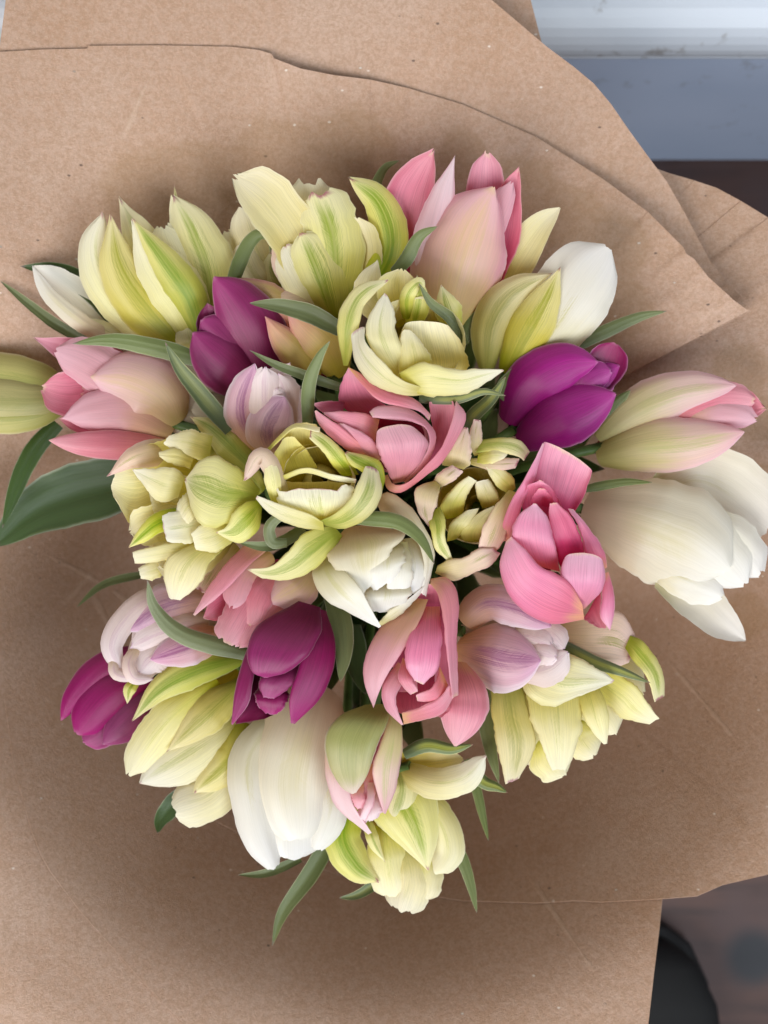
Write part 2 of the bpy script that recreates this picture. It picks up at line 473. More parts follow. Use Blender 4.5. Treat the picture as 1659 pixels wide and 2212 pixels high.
            for kk, p0, am, sl in rp:
                h += .022 * am * hw / 50 * np.sin(kk * math.pi * vj + p0 + sl * u) * env
            c[:, 2] += h
            pos[:, j] = np.array([P(*p) for p in c])
            uv[:, j, 0] = u; uv[:, j, 1] = vj
        # which side of the grid looks at the camera
        du = pos[nu // 2 + 1, nv // 2] - pos[nu // 2 - 1, nv // 2]
        dv = pos[nu // 2, nv // 2 + 1] - pos[nu // 2, nv // 2 - 1]
        front_up = np.cross(dv, du)[2] > 0
        out_up = (bulge >= 0) if face is None else (face == 'out')
        return sheet(name, pos, uv, mat_of(mat or s.mat), s.o, s.B, th, outer_is_front=(front_up == out_up))

    def G(s, az, L, W, th=(75, 15, -5, -30), cup=1.0, prof='tulip', mat=None, r0=.25, ruf=.05, tat=.04, lat=0, name='petal', nu=26, nv=15, z=0.0, keys=(0, .25, .62, 1), thick=.00045, origin=None):
        """a petal grown around the flower's axis: azimuth, length and half width in cm, tilt angles base -> tip"""
        r = np.random.default_rng(abs(hash((round(az), round(L * 100), round(W * 100), round(s.base[0])))) % 2**31)
        u = np.linspace(0, 1, nu) ** .92
        uf = np.linspace(0, 1, 161)
        ths = np.radians(np.interp(uf, keys, th))
        ks = np.ones(15) / 15
        ths = np.convolve(np.pad(ths, 7, 'edge'), ks, 'valid')
        rho = r0 + np.concatenate([[0], np.cumsum(np.sin(ths[:-1]))]) / 160 * L
        zz = z + np.concatenate([[0], np.cumsum(np.cos(ths[:-1]))]) / 160 * L
        rho = np.interp(u, uf, rho); zz = np.interp(u, uf, zz); tt = np.interp(u, uf, ths)
        w = W * smooth_keys(PROF[prof], u)
        tl = 1 + tat * wav(u * 3, 5, r); tr = 1 + tat * wav(u * 3, 5, r)
        rl_ = wav(u * 1.4, 3, r); rr_ = wav(u * 1.4, 3, r)
        v = np.linspace(-1, 1, nv)
        env = np.sin(np.pi * u) ** .5
        rp = [(k, r.random() * 6.28, (r.random() - .5) * 2, r.random() * 3) for k in (1.5, 2.3, 3.4)]
        pos = np.zeros((nu, nv, 3)); uv = np.zeros((nu, nv, 2))
        for j, vj in enumerate(v):
            ww = w * (tr if vj > 0 else tl)
            R = np.maximum(np.maximum(rho, .25) * cup, ww / 1.35)
            ph = vj * ww / R
            a = math.radians(az) + math.radians(lat) * u ** 2
            rad = np.outer(np.cos(a), s.x) + np.outer(np.sin(a), s.y)
            tan = np.outer(-np.sin(a), s.x) + np.outer(np.cos(a), s.y)
            nrm = rad * np.cos(tt)[:, None] - np.outer(np.sin(tt), s.ax)
            rf = (rr_ if vj > 0 else rl_) * ruf * abs(vj) ** 2.5 * W * env
            for k, ph0, am, sl in rp:
                rf = rf + .022 * am * W * np.sin(k * math.pi * vj + ph0 + sl * u) * env
            p = rad * rho[:, None] + np.outer(zz, s.ax) + tan * (R * np.sin(ph))[:, None] - nrm * (R * (1 - np.cos(ph)))[:, None] + nrm * rf[:, None]
            pos[:, j] = s.B + p * .01
            uv[:, j, 0] = u; uv[:, j, 1] = vj
        # outer side faces away from the axis
        du = pos[nu // 2 + 1, nv // 2] - pos[nu // 2 - 1, nv // 2]
        dv = pos[nu // 2, nv // 2 + 1] - pos[nu // 2, nv // 2 - 1]
        nf = np.cross(dv, du)
        a = math.radians(az)
        out = math.cos(a) * s.x + math.sin(a) * s.y
        k = nu // 2
        nr = out * math.cos(tt[k]) - s.ax * math.sin(tt[k])
        return sheet(name, pos, uv, mat_of(mat or s.mat), s.o, s.B if origin is None else origin, thick, outer_is_front=bool(nf.dot(nr) > 0))

    def back(s, n=3, rad=1.0, mat=None, length=.86):
        """the far side of the cup, turned away from the camera"""
        L = s.len * 100 * length
        B = s.B.copy()
        s.B = B - s.x * .004
        for az in np.linspace(138, 222, n):
            s.G(az, L, L * .22 * rad, (66, 12, -8, -26), mat=mat, r0=.15, cup=1.15, origin=B)
        s.B = B

    def leaf(s, pts, hw, zt, zb, mat='leaf', cup=-35, roll=0, prof='leaf', keel=.12):
        """leaf listed tip first"""
        pts = pts[::-1]
        n = len(pts)
        p3 = [(x, y, zb + (zt - zb) * i / (n - 1)) for i, (x, y) in enumerate(pts)]
        return s.S(p3, hw, cup=cup, bulge=.0, prof=prof, mat=mat, roll=roll, ruf=.12, tat=.03, name='leaf', th=.0007, keel=keel, nu=30, nv=11)

def mat_of(k):
    return M[k]

FLOWERS = []

# ------------------------------------------------------------------ the place: floor, wall, skirting
def simple_mat(name, build):
    m = bpy.data.materials.new(name)
    q = NT(m)
    pb = q.n('ShaderNodeBsdfPrincipled')
    tc = q.n('ShaderNodeTexCoord')
    build(q, pb, tc.outputs['Object'])
    q.t.links.new(pb.outputs[0], q.n('ShaderNodeOutputMaterial').inputs[0])
    return m

def b_floor(q, pb, co):
    mp = q.n('ShaderNodeMapping'); q.put(mp.inputs[0], co); mp.inputs['Scale'].default_value = (3, 22, 6)
    g = q.noise(mp.outputs[0], 2.2, 5, .6, .4)
    b = q.noise(co, 6.5, 4, .6)
    col = q.ramp(g, [(.25, '#33211d'), (.55, '#4e342c'), (.8, '#624338')])
    col = q.mix(q.sstep(b, .42, .68), col, lin('#4c3a38'))
    # old drips and a round blot
    sp = q.n('ShaderNodeVectorMath', operation='DISTANCE')
    q.put(sp.inputs[0], q.mix(.02, co, q.n('ShaderNodeTexNoise').outputs[1])); sp.inputs[1].default_value = (.338, -.39, 0.0)
    col = q.mix(q.sstep(sp.outputs['Value'], .036, .016), col, lin('#25262b'))
    q.put(pb.inputs['Base Color'], col)
    q.put(pb.inputs['Roughness'], q.m('ADD', .5, q.m('MULTIPLY', b, .3)))
    bp = q.n('ShaderNodeBump'); bp.inputs['Strength'].default_value = .25; bp.inputs['Distance'].default_value = .002
    q.put(bp.inputs['Height'], g); q.put(pb.inputs['Normal'], bp.outputs[0])
m_floor = simple_mat('old_dark_floor', b_floor)

def b_paint(c1, c2, dirt):
    def f(q, pb, co):
        mp = q.n('ShaderNodeMapping'); q.put(mp.inputs[0], co); mp.inputs['Scale'].default_value = (1, 1.5, 1.5)
        n1 = q.noise(mp.outputs[0], 4, 3, .5)
        n2 = q.noise(co, 45, 4, .65)
        col = q.ramp(n1, [(.3, c1), (.7, c2)])
        col = q.mix(q.m('MULTIPLY', q.sstep(n2, .60, .72), .6), col, lin(dirt))
        q.put(pb.inputs['Base Color'], col)
        pb.inputs['Roughness'].default_value = .38
        bp = q.n('ShaderNodeBump'); bp.inputs['Strength'].default_value = .2; bp.inputs['Distance'].default_value = .002
        q.put(bp.inputs['Height'], n1); q.put(pb.inputs['Normal'], bp.outputs[0])
    return f
m_skirt = simple_mat('white_skirting_paint_shade_tint', b_paint('#bccae2', '#cbd6ec', '#a3a9b5'))  # white board; the blue of its sky-lit shade is put into the colour
m_trim = simple_mat('white_trim_paint', b_paint('#d9dfe8', '#eef1f5', '#8d8378'))
m_wall = simple_mat('wall_paint', b_paint('#b9b6b2', '#c6c3c0', '#9a9690'))

WY = 0.3225
fl = mesh_obj('floor', [(-3, -3, 0), (3, -3, 0), (3, WY + .05, 0), (-3, WY + .05, 0)], [(0, 1, 2, 3)], m_floor, smooth=False)
tag(fl, kind='structure')
wl = mesh_obj('wall', [(-3, WY + .02, 0), (3, WY + .02, 0), (3, WY + .02, 2.6), (-3, WY + .02, 2.6)], [(0, 1, 2, 3)], m_wall, smooth=False)
tag(wl, kind='structure')

def extrude_profile(name, prof, mat, parent, tilt=0.0):
    n = len(prof)
    vs_ = [(x, y + x * tilt, z + x * tilt * 0) for x in (-1.6, 1.6) for (y, z) in prof]
    fs = [(i, i + 1, n + i + 1, n + i) for i in range(n - 1)]
    o = mesh_obj(name, vs_, fs, mat, parent, smooth=False)
    return o
sk = empty('skirting_board', (0, 0, 0), 'tall white skirting board, blue shade put into its colour, with white moulding behind the bouquet', 'skirting board')
extrude_profile('board', [(WY, 0), (WY, .200), (WY + .012, .200)], m_skirt, sk)
extrude_profile('step_moulding', [(WY + .012, .1995), (WY - .001, .2005), (WY - .003, .206), (WY - .001, .211), (WY + .004, .2125), (WY + .004, .222), (WY + .012, .222)], m_trim, sk)
def arc(cy, cz, ry, rz, a0, a1, n):
    return [(cy + ry * math.cos(math.radians(a0 + (a1 - a0) * i / n)), cz + rz * math.sin(math.radians(a0 + (a1 - a0) * i / n))) for i in range(n + 1)]
extrude_profile('bullnose_moulding', [(WY + .012, .2225)] + arc(WY + .004, .250, .024, .026, 255, 95, 12) + [(WY + .006, .280), (WY + .004, .2805), (WY + .004, .300), (WY + .019, .303)], m_trim, sk)

# a dark boot on the floor beside the bouquet
def b_boot(q, pb, co):
    q.put(pb.inputs['Base Color'], q.ramp(q.noise(co, 30, 3), [(.3, '#060607'), (.8, '#0c0c0e')]))
    pb.inputs['Roughness'].default_value = .8
m_boot = simple_mat('black_leather', b_boot)
m_sole = simple_mat('dark_rubber', lambda q, pb, co: (q.put(pb.inputs['Base Color'], q.ramp(q.noise(co, 50, 3), [(.3, '#101012'), (.8, '#181819')])), q.put(pb.inputs['Roughness'], .7)))
def boot():
    root = empty('boot', (.24, -.66, 0), 'black leather boot standing on the dark floor, half under the paper', 'boot')
    def loft(name, secs, mat):
        vs_, fs = [], []
        n = 28
        for (y, cx, hw, zb, zt) in secs:
            for k in range(n):
                a = 2 * math.pi * k / n
                ca, sa = math.cos(a), math.sin(a)
                vs_.append((cx + hw * np.sign(ca) * abs(ca) ** .8, y, (zb + zt) / 2 + (zt - zb) / 2 * np.sign(sa) * abs(sa) ** .7))
        for i in range(len(secs) - 1):
            for k in range(n):
                fs.append((i * n + k, i * n + (k + 1) % n, (i + 1) * n + (k + 1) % n, (i + 1) * n + k))
        fs.append(tuple(range(n))[::-1]); fs.append(tuple(range((len(secs) - 1) * n, len(secs) * n)))
        return mesh_obj(name, vs_, fs, mat, root)
    loft('sole', [(-.005, 0, .030, 0, .028), (.02, 0, .040, 0, .028), (.10, .002, .036, 0, .024), (.19, .006, .050, 0, .022), (.235, .006, .047, 0, .022), (.27, .003, .034, 0, .022), (.286, .0, .016, .002, .021), (.289, 0, .005, .004, .019)], m_sole)
    loft('upper', [(0, 0, .026, .022, .20), (.03, 0, .036, .022, .21), (.09, .002, .035, .022, .20), (.13, .003, .037, .021, .13), (.19, .006, .045, .020, .085), (.235, .006, .042, .020, .068), (.265, .003, .031, .020, .055), (.279, 0, .013, .020, .040)], m_boot)
boot()

# ------------------------------------------------------------------ kraft paper wrap
def paper_mat():
    m = bpy.data.materials.new('kraft_paper')
    q = NT(m)
    tc = q.n('ShaderNodeTexCoord'); co = tc.outputs['Object']
    big = q.noise(co, 14, 4, .55)
    mid = q.noise(co, 620, 4, .7)
    mp = q.n('ShaderNodeMapping'); q.put(mp.inputs[0], co); mp.inputs['Scale'].default_value = (1, 1.6, 1); mp.inputs['Rotation'].default_value = (0, 0, .5)
    fib = q.noise(mp.outputs[0], 1000, 3, .7, 1.8)
    col = q.ramp(big, [(.3, '#b58f74'), (.5, '#bc9880'), (.7, '#c2a28d')])
    col = q.mix(q.m('MULTIPLY', q.sstep(mid, .38, .60), .50), col, lin('#a07f62'))
    mott = q.noise(co, 260, 4, .65)
    col = q.mix(q.m('MULTIPLY', q.sstep(mott, .42, .62), .28), col, lin('#c9ad9c'))
    col = q.mix(q.m('MULTIPLY', q.sstep(fib, .50, .70), .45), col, lin('#d6bda6'))
    # recycled flecks, dark and pale
    vo = q.n('ShaderNodeTexVoronoi'); q.put(vo.inputs['Vector'], mp.outputs[0]); vo.inputs['Scale'].default_value = 95
    rnd = q.n('ShaderNodeSeparateColor'); q.t.links.new(vo.outputs['Color'], rnd.inputs[0])
    jit = q.m('ADD', vo.outputs['Distance'], q.m('MULTIPLY', q.m('SUBTRACT', fib, .5), .12))
    dk = q.m('MULTIPLY', q.sstep(jit, .11, .05), q.sstep(rnd.outputs[0], .70, .76))
    lt = q.m('MULTIPLY', q.sstep(jit, .10, .05), q.sstep(rnd.outputs[1], .72, .78))
    col = q.mix(q.m('MULTIPLY', dk, .75), col, lin('#4a3a30'))
    col = q.mix(q.m('MULTIPLY', lt, .8), col, lin('#eadfd2'))
    # damp patches, and painted halos of shade beside the right-hand blooms
    at = q.n('ShaderNodeAttribute', attribute_name='damp_shade')
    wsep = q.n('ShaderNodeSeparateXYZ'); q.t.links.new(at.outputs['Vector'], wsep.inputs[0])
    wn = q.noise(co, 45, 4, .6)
    damp_shade = q.sstep(q.m('ADD', wsep.outputs[0], q.m('MULTIPLY', q.m('SUBTRACT', wn, .5), .55)), .34, .58)
    col = q.mix(q.m('MULTIPLY', damp_shade, .28), col, lin('#94703f'))
    bp = q.n('ShaderNodeBump'); bp.inputs['Strength'].default_value = .55; bp.inputs['Distance'].default_value = .0009
    q.put(bp.inputs['Height'], q.m('ADD', q.m('MULTIPLY', mid, 1.0), q.m('MULTIPLY', fib, .7)))
    # a few sharp creases: (x0, y0, x1, y1) in photo pixels at the depth of the paper there
    sp3 = q.n('ShaderNodeSeparateXYZ'); q.put(sp3.inputs[0], co)
    crease = None
    for x0, y0, x1, y1, zz in ((24, 1187, 235, 1415, -11), (112, 1290, 172, 1440, -12), (60, 1330, 110, 1240, -11), (640, 1905, 900, 1960, -11), (250, 300, 330, 140, -5.5), (1180, 1990, 1300, 2120, -6.5), (1560, 1480, 1640, 1640, -8)):
        a_, b_ = P(x0, y0, zz), P(x1, y1, zz)
        dx, dy = (b_ - a_)[:2]; L = math.hypot(dx, dy); dx /= L; dy /= L
        X = q.m('SUBTRACT', sp3.outputs[0], float(a_[0])); Y = q.m('SUBTRACT', sp3.outputs[1], float(a_[1]))
        along = q.m('ADD', q.m('MULTIPLY', X, dx), q.m('MULTIPLY', Y, dy))
        off = q.m('ABSOLUTE', q.m('SUBTRACT', q.m('MULTIPLY', X, dy), q.m('MULTIPLY', Y, dx)))
        off = q.m('ADD', off, q.m('MULTIPLY', q.m('SUBTRACT', q.noise(co, 60, 2), .5), .004))
        msk = q.m('MULTIPLY', q.sstep(off, .0016, .0), q.m('MULTIPLY', q.sstep(along, 0.0, L * .3), q.sstep(along, L, L * .7)))
        crease = msk if crease is None else q.m('ADD', crease, msk)
    col = q.mix(q.m('MULTIPLY', crease, .22), col, lin('#dcc4ae'))
    bp2 = q.n('ShaderNodeBump'); bp2.inputs['Strength'].default_value = .25; bp2.inputs['Distance'].default_value = .004
    q.put(bp2.inputs['Height'], q.m('ADD', big, q.m('MULTIPLY', crease, .35))); q.t.links.new(bp.outputs[0], bp2.inputs['Normal'])
    pb = q.n('ShaderNodeBsdfPrincipled')
    q.put(pb.inputs['Base Color'], col)
    pb.inputs['Roughness'].default_value = .55
    pb.inputs['Specular IOR Level'].default_value = .5
    q.t.links.new(bp2.outputs[0], pb.inputs['Normal'])
    q.t.links.new(pb.outputs[0], q.n('ShaderNodeOutputMaterial').inputs[0])
    return m
M['paper'] = paper_mat()
PC = (829.0, 1085.0)
PZ_TOP = np.array([(0, -30), (180, -26), (300, -21), (430, -15), (560, -9.6), (700, -7.5), (850, -6.5), (1100, -5.0), (1500, -2.6), (2200, 1)], float)
PZ_LOW = np.array([(0, -34), (180, -32), (300, -30), (430, -26.5), (560, -22.6), (700, -17.2), (850, -12.0), (1000, -7.9), (1200, -5.0), (1500, -2.9), (2200, 1)], float)
def herm(tab, r):
    xs, zs = tab[:, 0], tab[:, 1]
    j = min(max(np.searchsorted(xs, r) - 1, 0), len(xs) - 2)
    m = np.gradient(zs, xs)
    h = xs[j + 1] - xs[j]; t = (r - xs[j]) / h
    return ((2 * t**3 - 3 * t**2 + 1) * zs[j] + (t**3 - 2 * t**2 + t) * h * m[j] + (-2 * t**3 + 3 * t**2) * zs[j + 1] + (t**3 - t**2) * h * m[j + 1])
def paper_z(x, y):
    r = math.hypot(x - PC[0], (y - PC[1]) * .93)
    a = math.atan2(-(y - PC[1]), x - PC[0])
    # the collar lies open behind the blooms and stands up steeply in front of them
    k = min(max((.55 - math.sin(a + .05)) / .9, 0), 1); k = k * k * (3 - 2 * k)
    z = herm(PZ_TOP, r) * (1 - k) + herm(PZ_LOW, r) * k
    z += .25 * math.sin(a * 5 + .6) * min(r / 900, 1.2) + .12 * math.sin(a * 11 + r / 240)
    return z
DAMP_SHADE = [(330, 420, 120), (430, 380, 90), (600, 360, 130), (760, 340, 120), (1130, 420, 95), (1000, 330, 60), (1320, 540, 95), (1240, 470, 80), (1600, 800, 70), (1640, 900, 60), (1610, 1330, 60), (1650, 1050, 60), (1330, 660, 90)]  # damp stains above; the right-hand spots are shade halos painted on
def damp_shade_at(x, y):
    return max(math.exp(-((x - a) ** 2 + (y - b) ** 2) / (r * r)) for a, b, r in DAMP_SHADE)

wrap = empty('paper_wrap', (0, 0, 0), 'layered brown kraft paper wrapped in a wide cone around the tulips', 'paper wrap')
def paper_sheet(edge, rin=170, z_in=0.0, nt=46, name='paper_sheet', fold=None):
    """edge: (x, y, dz) along the outer edge; the sheet runs from the throat out to that edge"""
    e = np.array(edge, float)
    s = np.concatenate([[0], np.cumsum(np.hypot(*np.diff(e[:, :2], axis=0).T))])
    n = int(s[-1] / 14) + 2
    ss = np.union1d(np.linspace(0, s[-1], n), s)
    ex = np.interp(ss, s, e[:, 0]); ey = np.interp(ss, s, e[:, 1]); ed = np.interp(ss, s, e[:, 2])
    k = np.ones(9) / 9
    ed = np.convolve(np.pad(ed, 4, 'edge'), k, 'valid')
    kw = 61
    es = np.convolve(np.pad(ed, kw // 2, 'edge'), np.ones(kw) / kw, 'valid')
    vs_, damp_shade = [], []
    for i in range(len(ss)):
        dx, dy = ex[i] - PC[0], ey[i] - PC[1]
        R = math.hypot(dx, dy)
        for j in range(nt):
            t = (j / (nt - 1)) ** .9
            r = rin + (R - rin) * t
            x, y = PC[0] + dx / R * r, PC[1] + dy / R * r
            f = min(max((r - 350) / 500, 0), 1); f = f * f * (3 - 2 * f)
            z = paper_z(x, y) + z_in + (es[i] - z_in) * f + (ed[i] - es[i]) * t ** 7
            # the free edge springs up a little
            vs_.append(tuple(P(x, y, z)))
            damp_shade.append((damp_shade_at(x, y), 0, 0))
    fs = []
    for i in range(len(ss) - 1):
        for j in range(nt - 1):
            a = i * nt + j
            fs.append((a, a + 1, a + nt + 1, a + nt))
    o = mesh_obj(name, vs_, fs, M['paper'], wrap, {'damp_shade': damp_shade})
    so = o.modifiers.new('thickness', 'SOLIDIFY'); so.thickness = .0004; so.offset = 0
    o.modifiers.new('crisp_rim', 'EDGE_SPLIT').split_angle = math.radians(40)
    return o
# inner sheet: from the crease at the right, over the top, round the left side
paper_sheet([(1617, 671, -.15), (1606, 664, .1), (1585, 648, .35), (1530, 598, .6), (1500, 560, .65), (1482, 548, .65), (1478, 536, .65), (1400, 458, .5), (1300, 385, .15), (1160, 297, -.06), (1000, 226, -.06), (880, 190, 0), (800, 172, .2), (720, 162, .4), (650, 148, .5), (592, 126, .4), (586, 116, .1), (560, 108, 0), (500, 101, -.04), (350, 98, -.04), (190, 99, 0), (189, 105, 0), (90, 107, 0), (0, 112, 0), (-150, 125, 0), (-420, 300, 0), (-520, 900, 0), (-480, 1500, -.1), (-440, 1750, -.27), (-400, 2000, -.27), (0, 2500, -.27), (500, 2600, -.27)])
# second sheet, showing beyond the torn edge at the top
paper_sheet([(1622, 672, -.30), (1600, 640, -.7), (1570, 610, -1.0), (1530, 558, -1.15), (1480, 462, -1.05), (1440, 392, -.85), (1400, 338, -.7), (1360, 283, -.5), (1320, 225, -.5), (1282, 180, -.5), (1240, 145, -.35), (1180, 100, -.22), (1060, -2, -.16), (900, -80, -.16), (500, -110, -.16), (200, -70, -.16), (60, -40, -.14), (14, -15, -.14), (10, 20, -.12), (-2, 110, -.12)], z_in=-.12)
# a strip of a third sheet at the very top
paper_sheet([(1176, 104, -2.0), (1170, 92, -2.0), (1145, -5, -2.0), (1120, -80, -2.0), (980, -120, -2.0)], rin=500, z_in=-1.2)
# right-hand sheet
paper_sheet([(1380, 350, -2.8), (1445, 374, -2.7), (1500, 390, -2.6), (1548, 406, -2.5), (1600, 434, -2.3), (1659, 470, -2.0), (1760, 540, -1.5), (1850, 800, -.8), (1860, 1300, -.3), (1800, 1750, -.05), (1720, 1868, -.05), (1659, 1889, -.05), (1560, 1912, -.05), (1505, 1936, -.05), (1480, 1938, -.05), (1425, 1942, -.05), (1300, 1949, -.06), (1240, 1946, -.06), (1160, 1951, -.06), (1000, 1946, -.07), (860, 1925, -.09), (730, 1890, -.11), (600, 1842, -.13), (470, 1776, -.15), (380, 1700, -.2)], z_in=-.12)
# bottom sheet
paper_sheet([(-260, 1190, -.2), (-120, 1250, -.2), (-30, 1300, -.2), (0, 1382, -.2), (8, 1500, -.2), (30, 1660, -.2), (68, 1796, -.18), (90, 1850, -.08), (108, 1882, -.18), (170, 1965, -.2), (300, 2112, -.2), (360, 2175, -.2), (450, 2260, -.2), (900, 2420, -.2), (1385, 2330, -.2), (1402, 2200, -.2), (1412, 2110, -.2), (1424, 2010, -.2), (1431, 1940, -.2), (1440, 1850, -.25)], z_in=-.2)
# lower cone down to the tied neck and the splayed foot on the floor
def cone():
    prof = [(.060, -20.5), (.052, -24), (.042, -28), (.034, -32), (.032, -34), (.036, -38), (.044, -43), (.050, -46.95)]
    n = 64
    vs_, fs = [], []
    c0 = P(PC[0], PC[1], -24)
    for r, z in prof:
        for k in range(n):
            a = 2 * math.pi * k / n
            rr = r * (1 + .035 * math.sin(9 * a + z * .1) + .02 * math.sin(17 * a))
            vs_.append((c0[0] + rr * math.cos(a), c0[1] + rr * math.sin(a), ZREF + z * .01))
    for i in range(len(prof) - 1):
        for k in range(n):
            fs.append((i * n + k, i * n + (k + 1) % n, (i + 1) * n + (k + 1) % n, (i + 1) * n + k))
    o = mesh_obj('paper_cone', vs_, fs, M['paper'], wrap, {'damp_shade': [(0, 0, 0)] * len(vs_)})
    so = o.modifiers.new('thickness', 'SOLIDIFY'); so.thickness = .0006; so.offset = 1
cone()

# ------------------------------------------------------------------ the tulips
GC, GP, GM, GL, GW = 'cream and green double tulips', 'pink tulips', 'magenta tulips', 'lilac striped tulips', 'white tulips'
def F(name, label, mat, base, tip, z0, z1, group=None, face=False):
    return Flower(name, label, mat, base, tip, z0, z1, group, 'tulip', face)

# 1 cream-green, upper left
f = F('double_tulip', 'large cream double tulip with one bold green flame, beside the white cupped petal', 'cream', (412, 752), (312, 452), -6, -3.6, GC)
f.back(3, 1.1)
f.S([(420, 735), (395, 540), (376, 398)], 22, 40, -1.4, mat='green_flame', prof='point')
f.S([(425, 740), (350, 600), (295, 500), (259, 430)], 62, 40, -.9, mat='cream_green', prof='point', tat=.08)
f.S([(440, 740), (452, 610), (415, 500), (374, 424)], 66, 42, -.6, mat='cream_green')
f.S([(450, 730), (475, 650), (468, 600)], 30, 40, -.5)
f.S([(425, 745), (395, 610), (352, 490)], 80, 45, -.3, prof='round', tat=.08)
f.S([(385, 750), (262, 650), (208, 550), (221, 461)], 52, 62, -.5, mat='creamwhite', prof='tulip')
f.S([(405, 757), (325, 675), (258, 575), (239, 466)], 60, 55, .1, mat='yellow_green', prof='point')
f.S([(432, 755), (395, 650), (335, 560), (284, 474)], 62, 50, .35, mat='creamwhite', prof='point', hl=1.1)
f.S([(438, 748), (410, 645), (352, 560), (287, 472)], 40, 55, .65, mat='green_flame', prof='point')
f.S([(432, 768), (412, 728), (402, 690)], 34, 45, .5, mat='cream')
f.leaf([(158, 742), (240, 735), (340, 752), (440, 780)], 20, -3.4, -4.2, 'leaf_blue', cup=30)

# 2 small cream behind
f = F('double_tulip', 'small pale cream tulip tucked between two larger cream tulips, under a hooked leaf', 'cream', (600, 655), (540, 450), -7, -5.2, GC)
f.back(3, 1.1)
f.S([(600, 650), (530, 570), (490, 500)], 42, 45, -.2, tat=.09, prof='round')
f.S([(600, 640), (590, 540), (580, 470)], 42, 40, -.3, tat=.1, prof='round')
f.S([(595, 650), (555, 540), (522, 446)], 46, 45, .0, prof='round')
f.S([(610, 655), (550, 590), (520, 525)], 46, 50, .4, prof='round')
f.S([(625, 655), (600, 600), (585, 545)], 42, 50, .5, mat='cream_green', prof='tulip')
f.leaf([(584, 545), (586, 520), (566, 504), (540, 522), (518, 566), (498, 620)], 16, -4.0, -4.4, 'leaf_blue', cup=45, keel=0)

# 3 cream-green top centre
f = F('double_tulip', 'open cream tulip with a flared petal and a green-backed petal, beside the tall pink tulip', 'cream', (715, 690), (690, 410), -5.2, -2.8, GC)
f.back(4, 1.2)
f.S([(690, 640), (672, 500), (668, 394)], 66, 40, -.9, prof='broad', tat=.12)
f.S([(700, 660), (635, 515), (575, 430), (509, 381)], 56, -30, -.3, prof='round', tat=.08, hr=1.1, bulge=.3)
f.S([(660, 650), (612, 560), (603, 488)], 30, 45, -.1, mat='peach_cream', prof='point')
f.S([(780, 660), (842, 540), (820, 440), (757, 386)], 40, 62, -.1, mat='green_flame', prof='strip')
f.S([(780, 640), (785, 540), (770, 470)], 48, -35, .1, mat='cream', prof='round', roll=-20)
f.S([(725, 670), (722, 520), (688, 418)], 64, 40, .15, mat='cream_green', prof='broad', tat=.09)
f.S([(712, 690), (660, 610), (618, 530)], 50, 50, .35, mat='creamwhite', prof='round')
f.S([(722, 694), (690, 600), (650, 505)], 64, 48, .6, mat='cream_green', prof='round', hr=1.25, hl=.7)
f.leaf([(862, 347), (832, 362), (812, 400), (803, 440)], 11, -4.4, -4.8, 'leaf', cup=40)
f.leaf([(540, 655), (600, 660), (670, 678), (735, 712)], 20, -1.6, -2.4, 'leaf', cup=-40)

# 4 large pink top
f = F('pink_tulip', 'tall pale pink tulip with peach flame, rising above all the others', 'pink_pale', (968, 708), (1015, 345), -5, -2.2, GP)
f.back(3, 1.1, 'pink')
f.S([(935, 650), (880, 520), (888, 420), (935, 327)], 62, -45, -.5, mat='pink', prof='tulip', curl=-.05)
f.S([(1020, 620), (1045, 450), (1052, 330)], 44, -45, -.7, mat='pink', prof='round')
f.S([(1030, 660), (1085, 510), (1098, 430), (1121, 364)], 38, -40, -.5, mat='pink', prof='tulip')
f.S([(1010, 620), (1070, 470), (1105, 395)], 30, 40, -.2, mat='pink_pale', prof='round')
f.S([(945, 660), (935, 530), (955, 430), (982, 341)], 44, 45, -.1, mat='pink_white', prof='point')
f.S([(968, 712), (978, 610), (1012, 500), (1066, 404)], 104, 60, .6, mat='pink_peach', prof='tulip', tat=.02, ruf=.04)
f.leaf([(945, 489), (905, 512), (878, 560), (850, 590)], 15, -1.0, -2.2, 'leaf_blue', cup=45)

f = F('tulip_bud', 'small dark pink bud against the paper behind the tall pink tulip', 'peach_bud', (1065, 600), (1120, 478), -6.6, -5.8)
f.back(2, 1.0)
f.S([(1070, 600), (1090, 530), (1112, 475)], 20, 50, 0, mat='pink', prof='point')
f.S([(1078, 600), (1110, 530), (1130, 485)], 18, 50, .1, mat='peach_bud', prof='point')

# 5 white with yellow-green
f = F('white_tulip', 'white tulip with broad rounded petal and two yellow-green striped petals', 'white', (1095, 808), (1245, 555), -5.2, -3.2, GW)
f.back(3, 1.1, 'cream')
f.S([(1050, 700), (1105, 580), (1160, 495), (1209, 449)], 42, -30, -.7, mat='cream', prof='tulip', tat=.02)
f.S([(1130, 795), (1200, 690), (1262, 595), (1313, 534)], 88, 42, -.1, mat='white', prof='round', tat=.02, keel=.04)
f.S([(1050, 800), (1062, 700), (1110, 630), (1192, 590)], 46, 55, .3, mat='yellow_green', prof='point')
f.S([(1092, 808), (1135, 725), (1175, 655), (1210, 579)], 50, 52, .55, mat='yellow_green', prof='point', keel=.05)
f.leaf([(1440, 672), (1380, 685), (1310, 715), (1225, 755)], 15, -4.6, -5.4, 'leaf_blue', cup=35)
f.leaf([(1048, 660), (1020, 700), (1000, 735)], 16, -4.2, -5, 'leaf', cup=30)

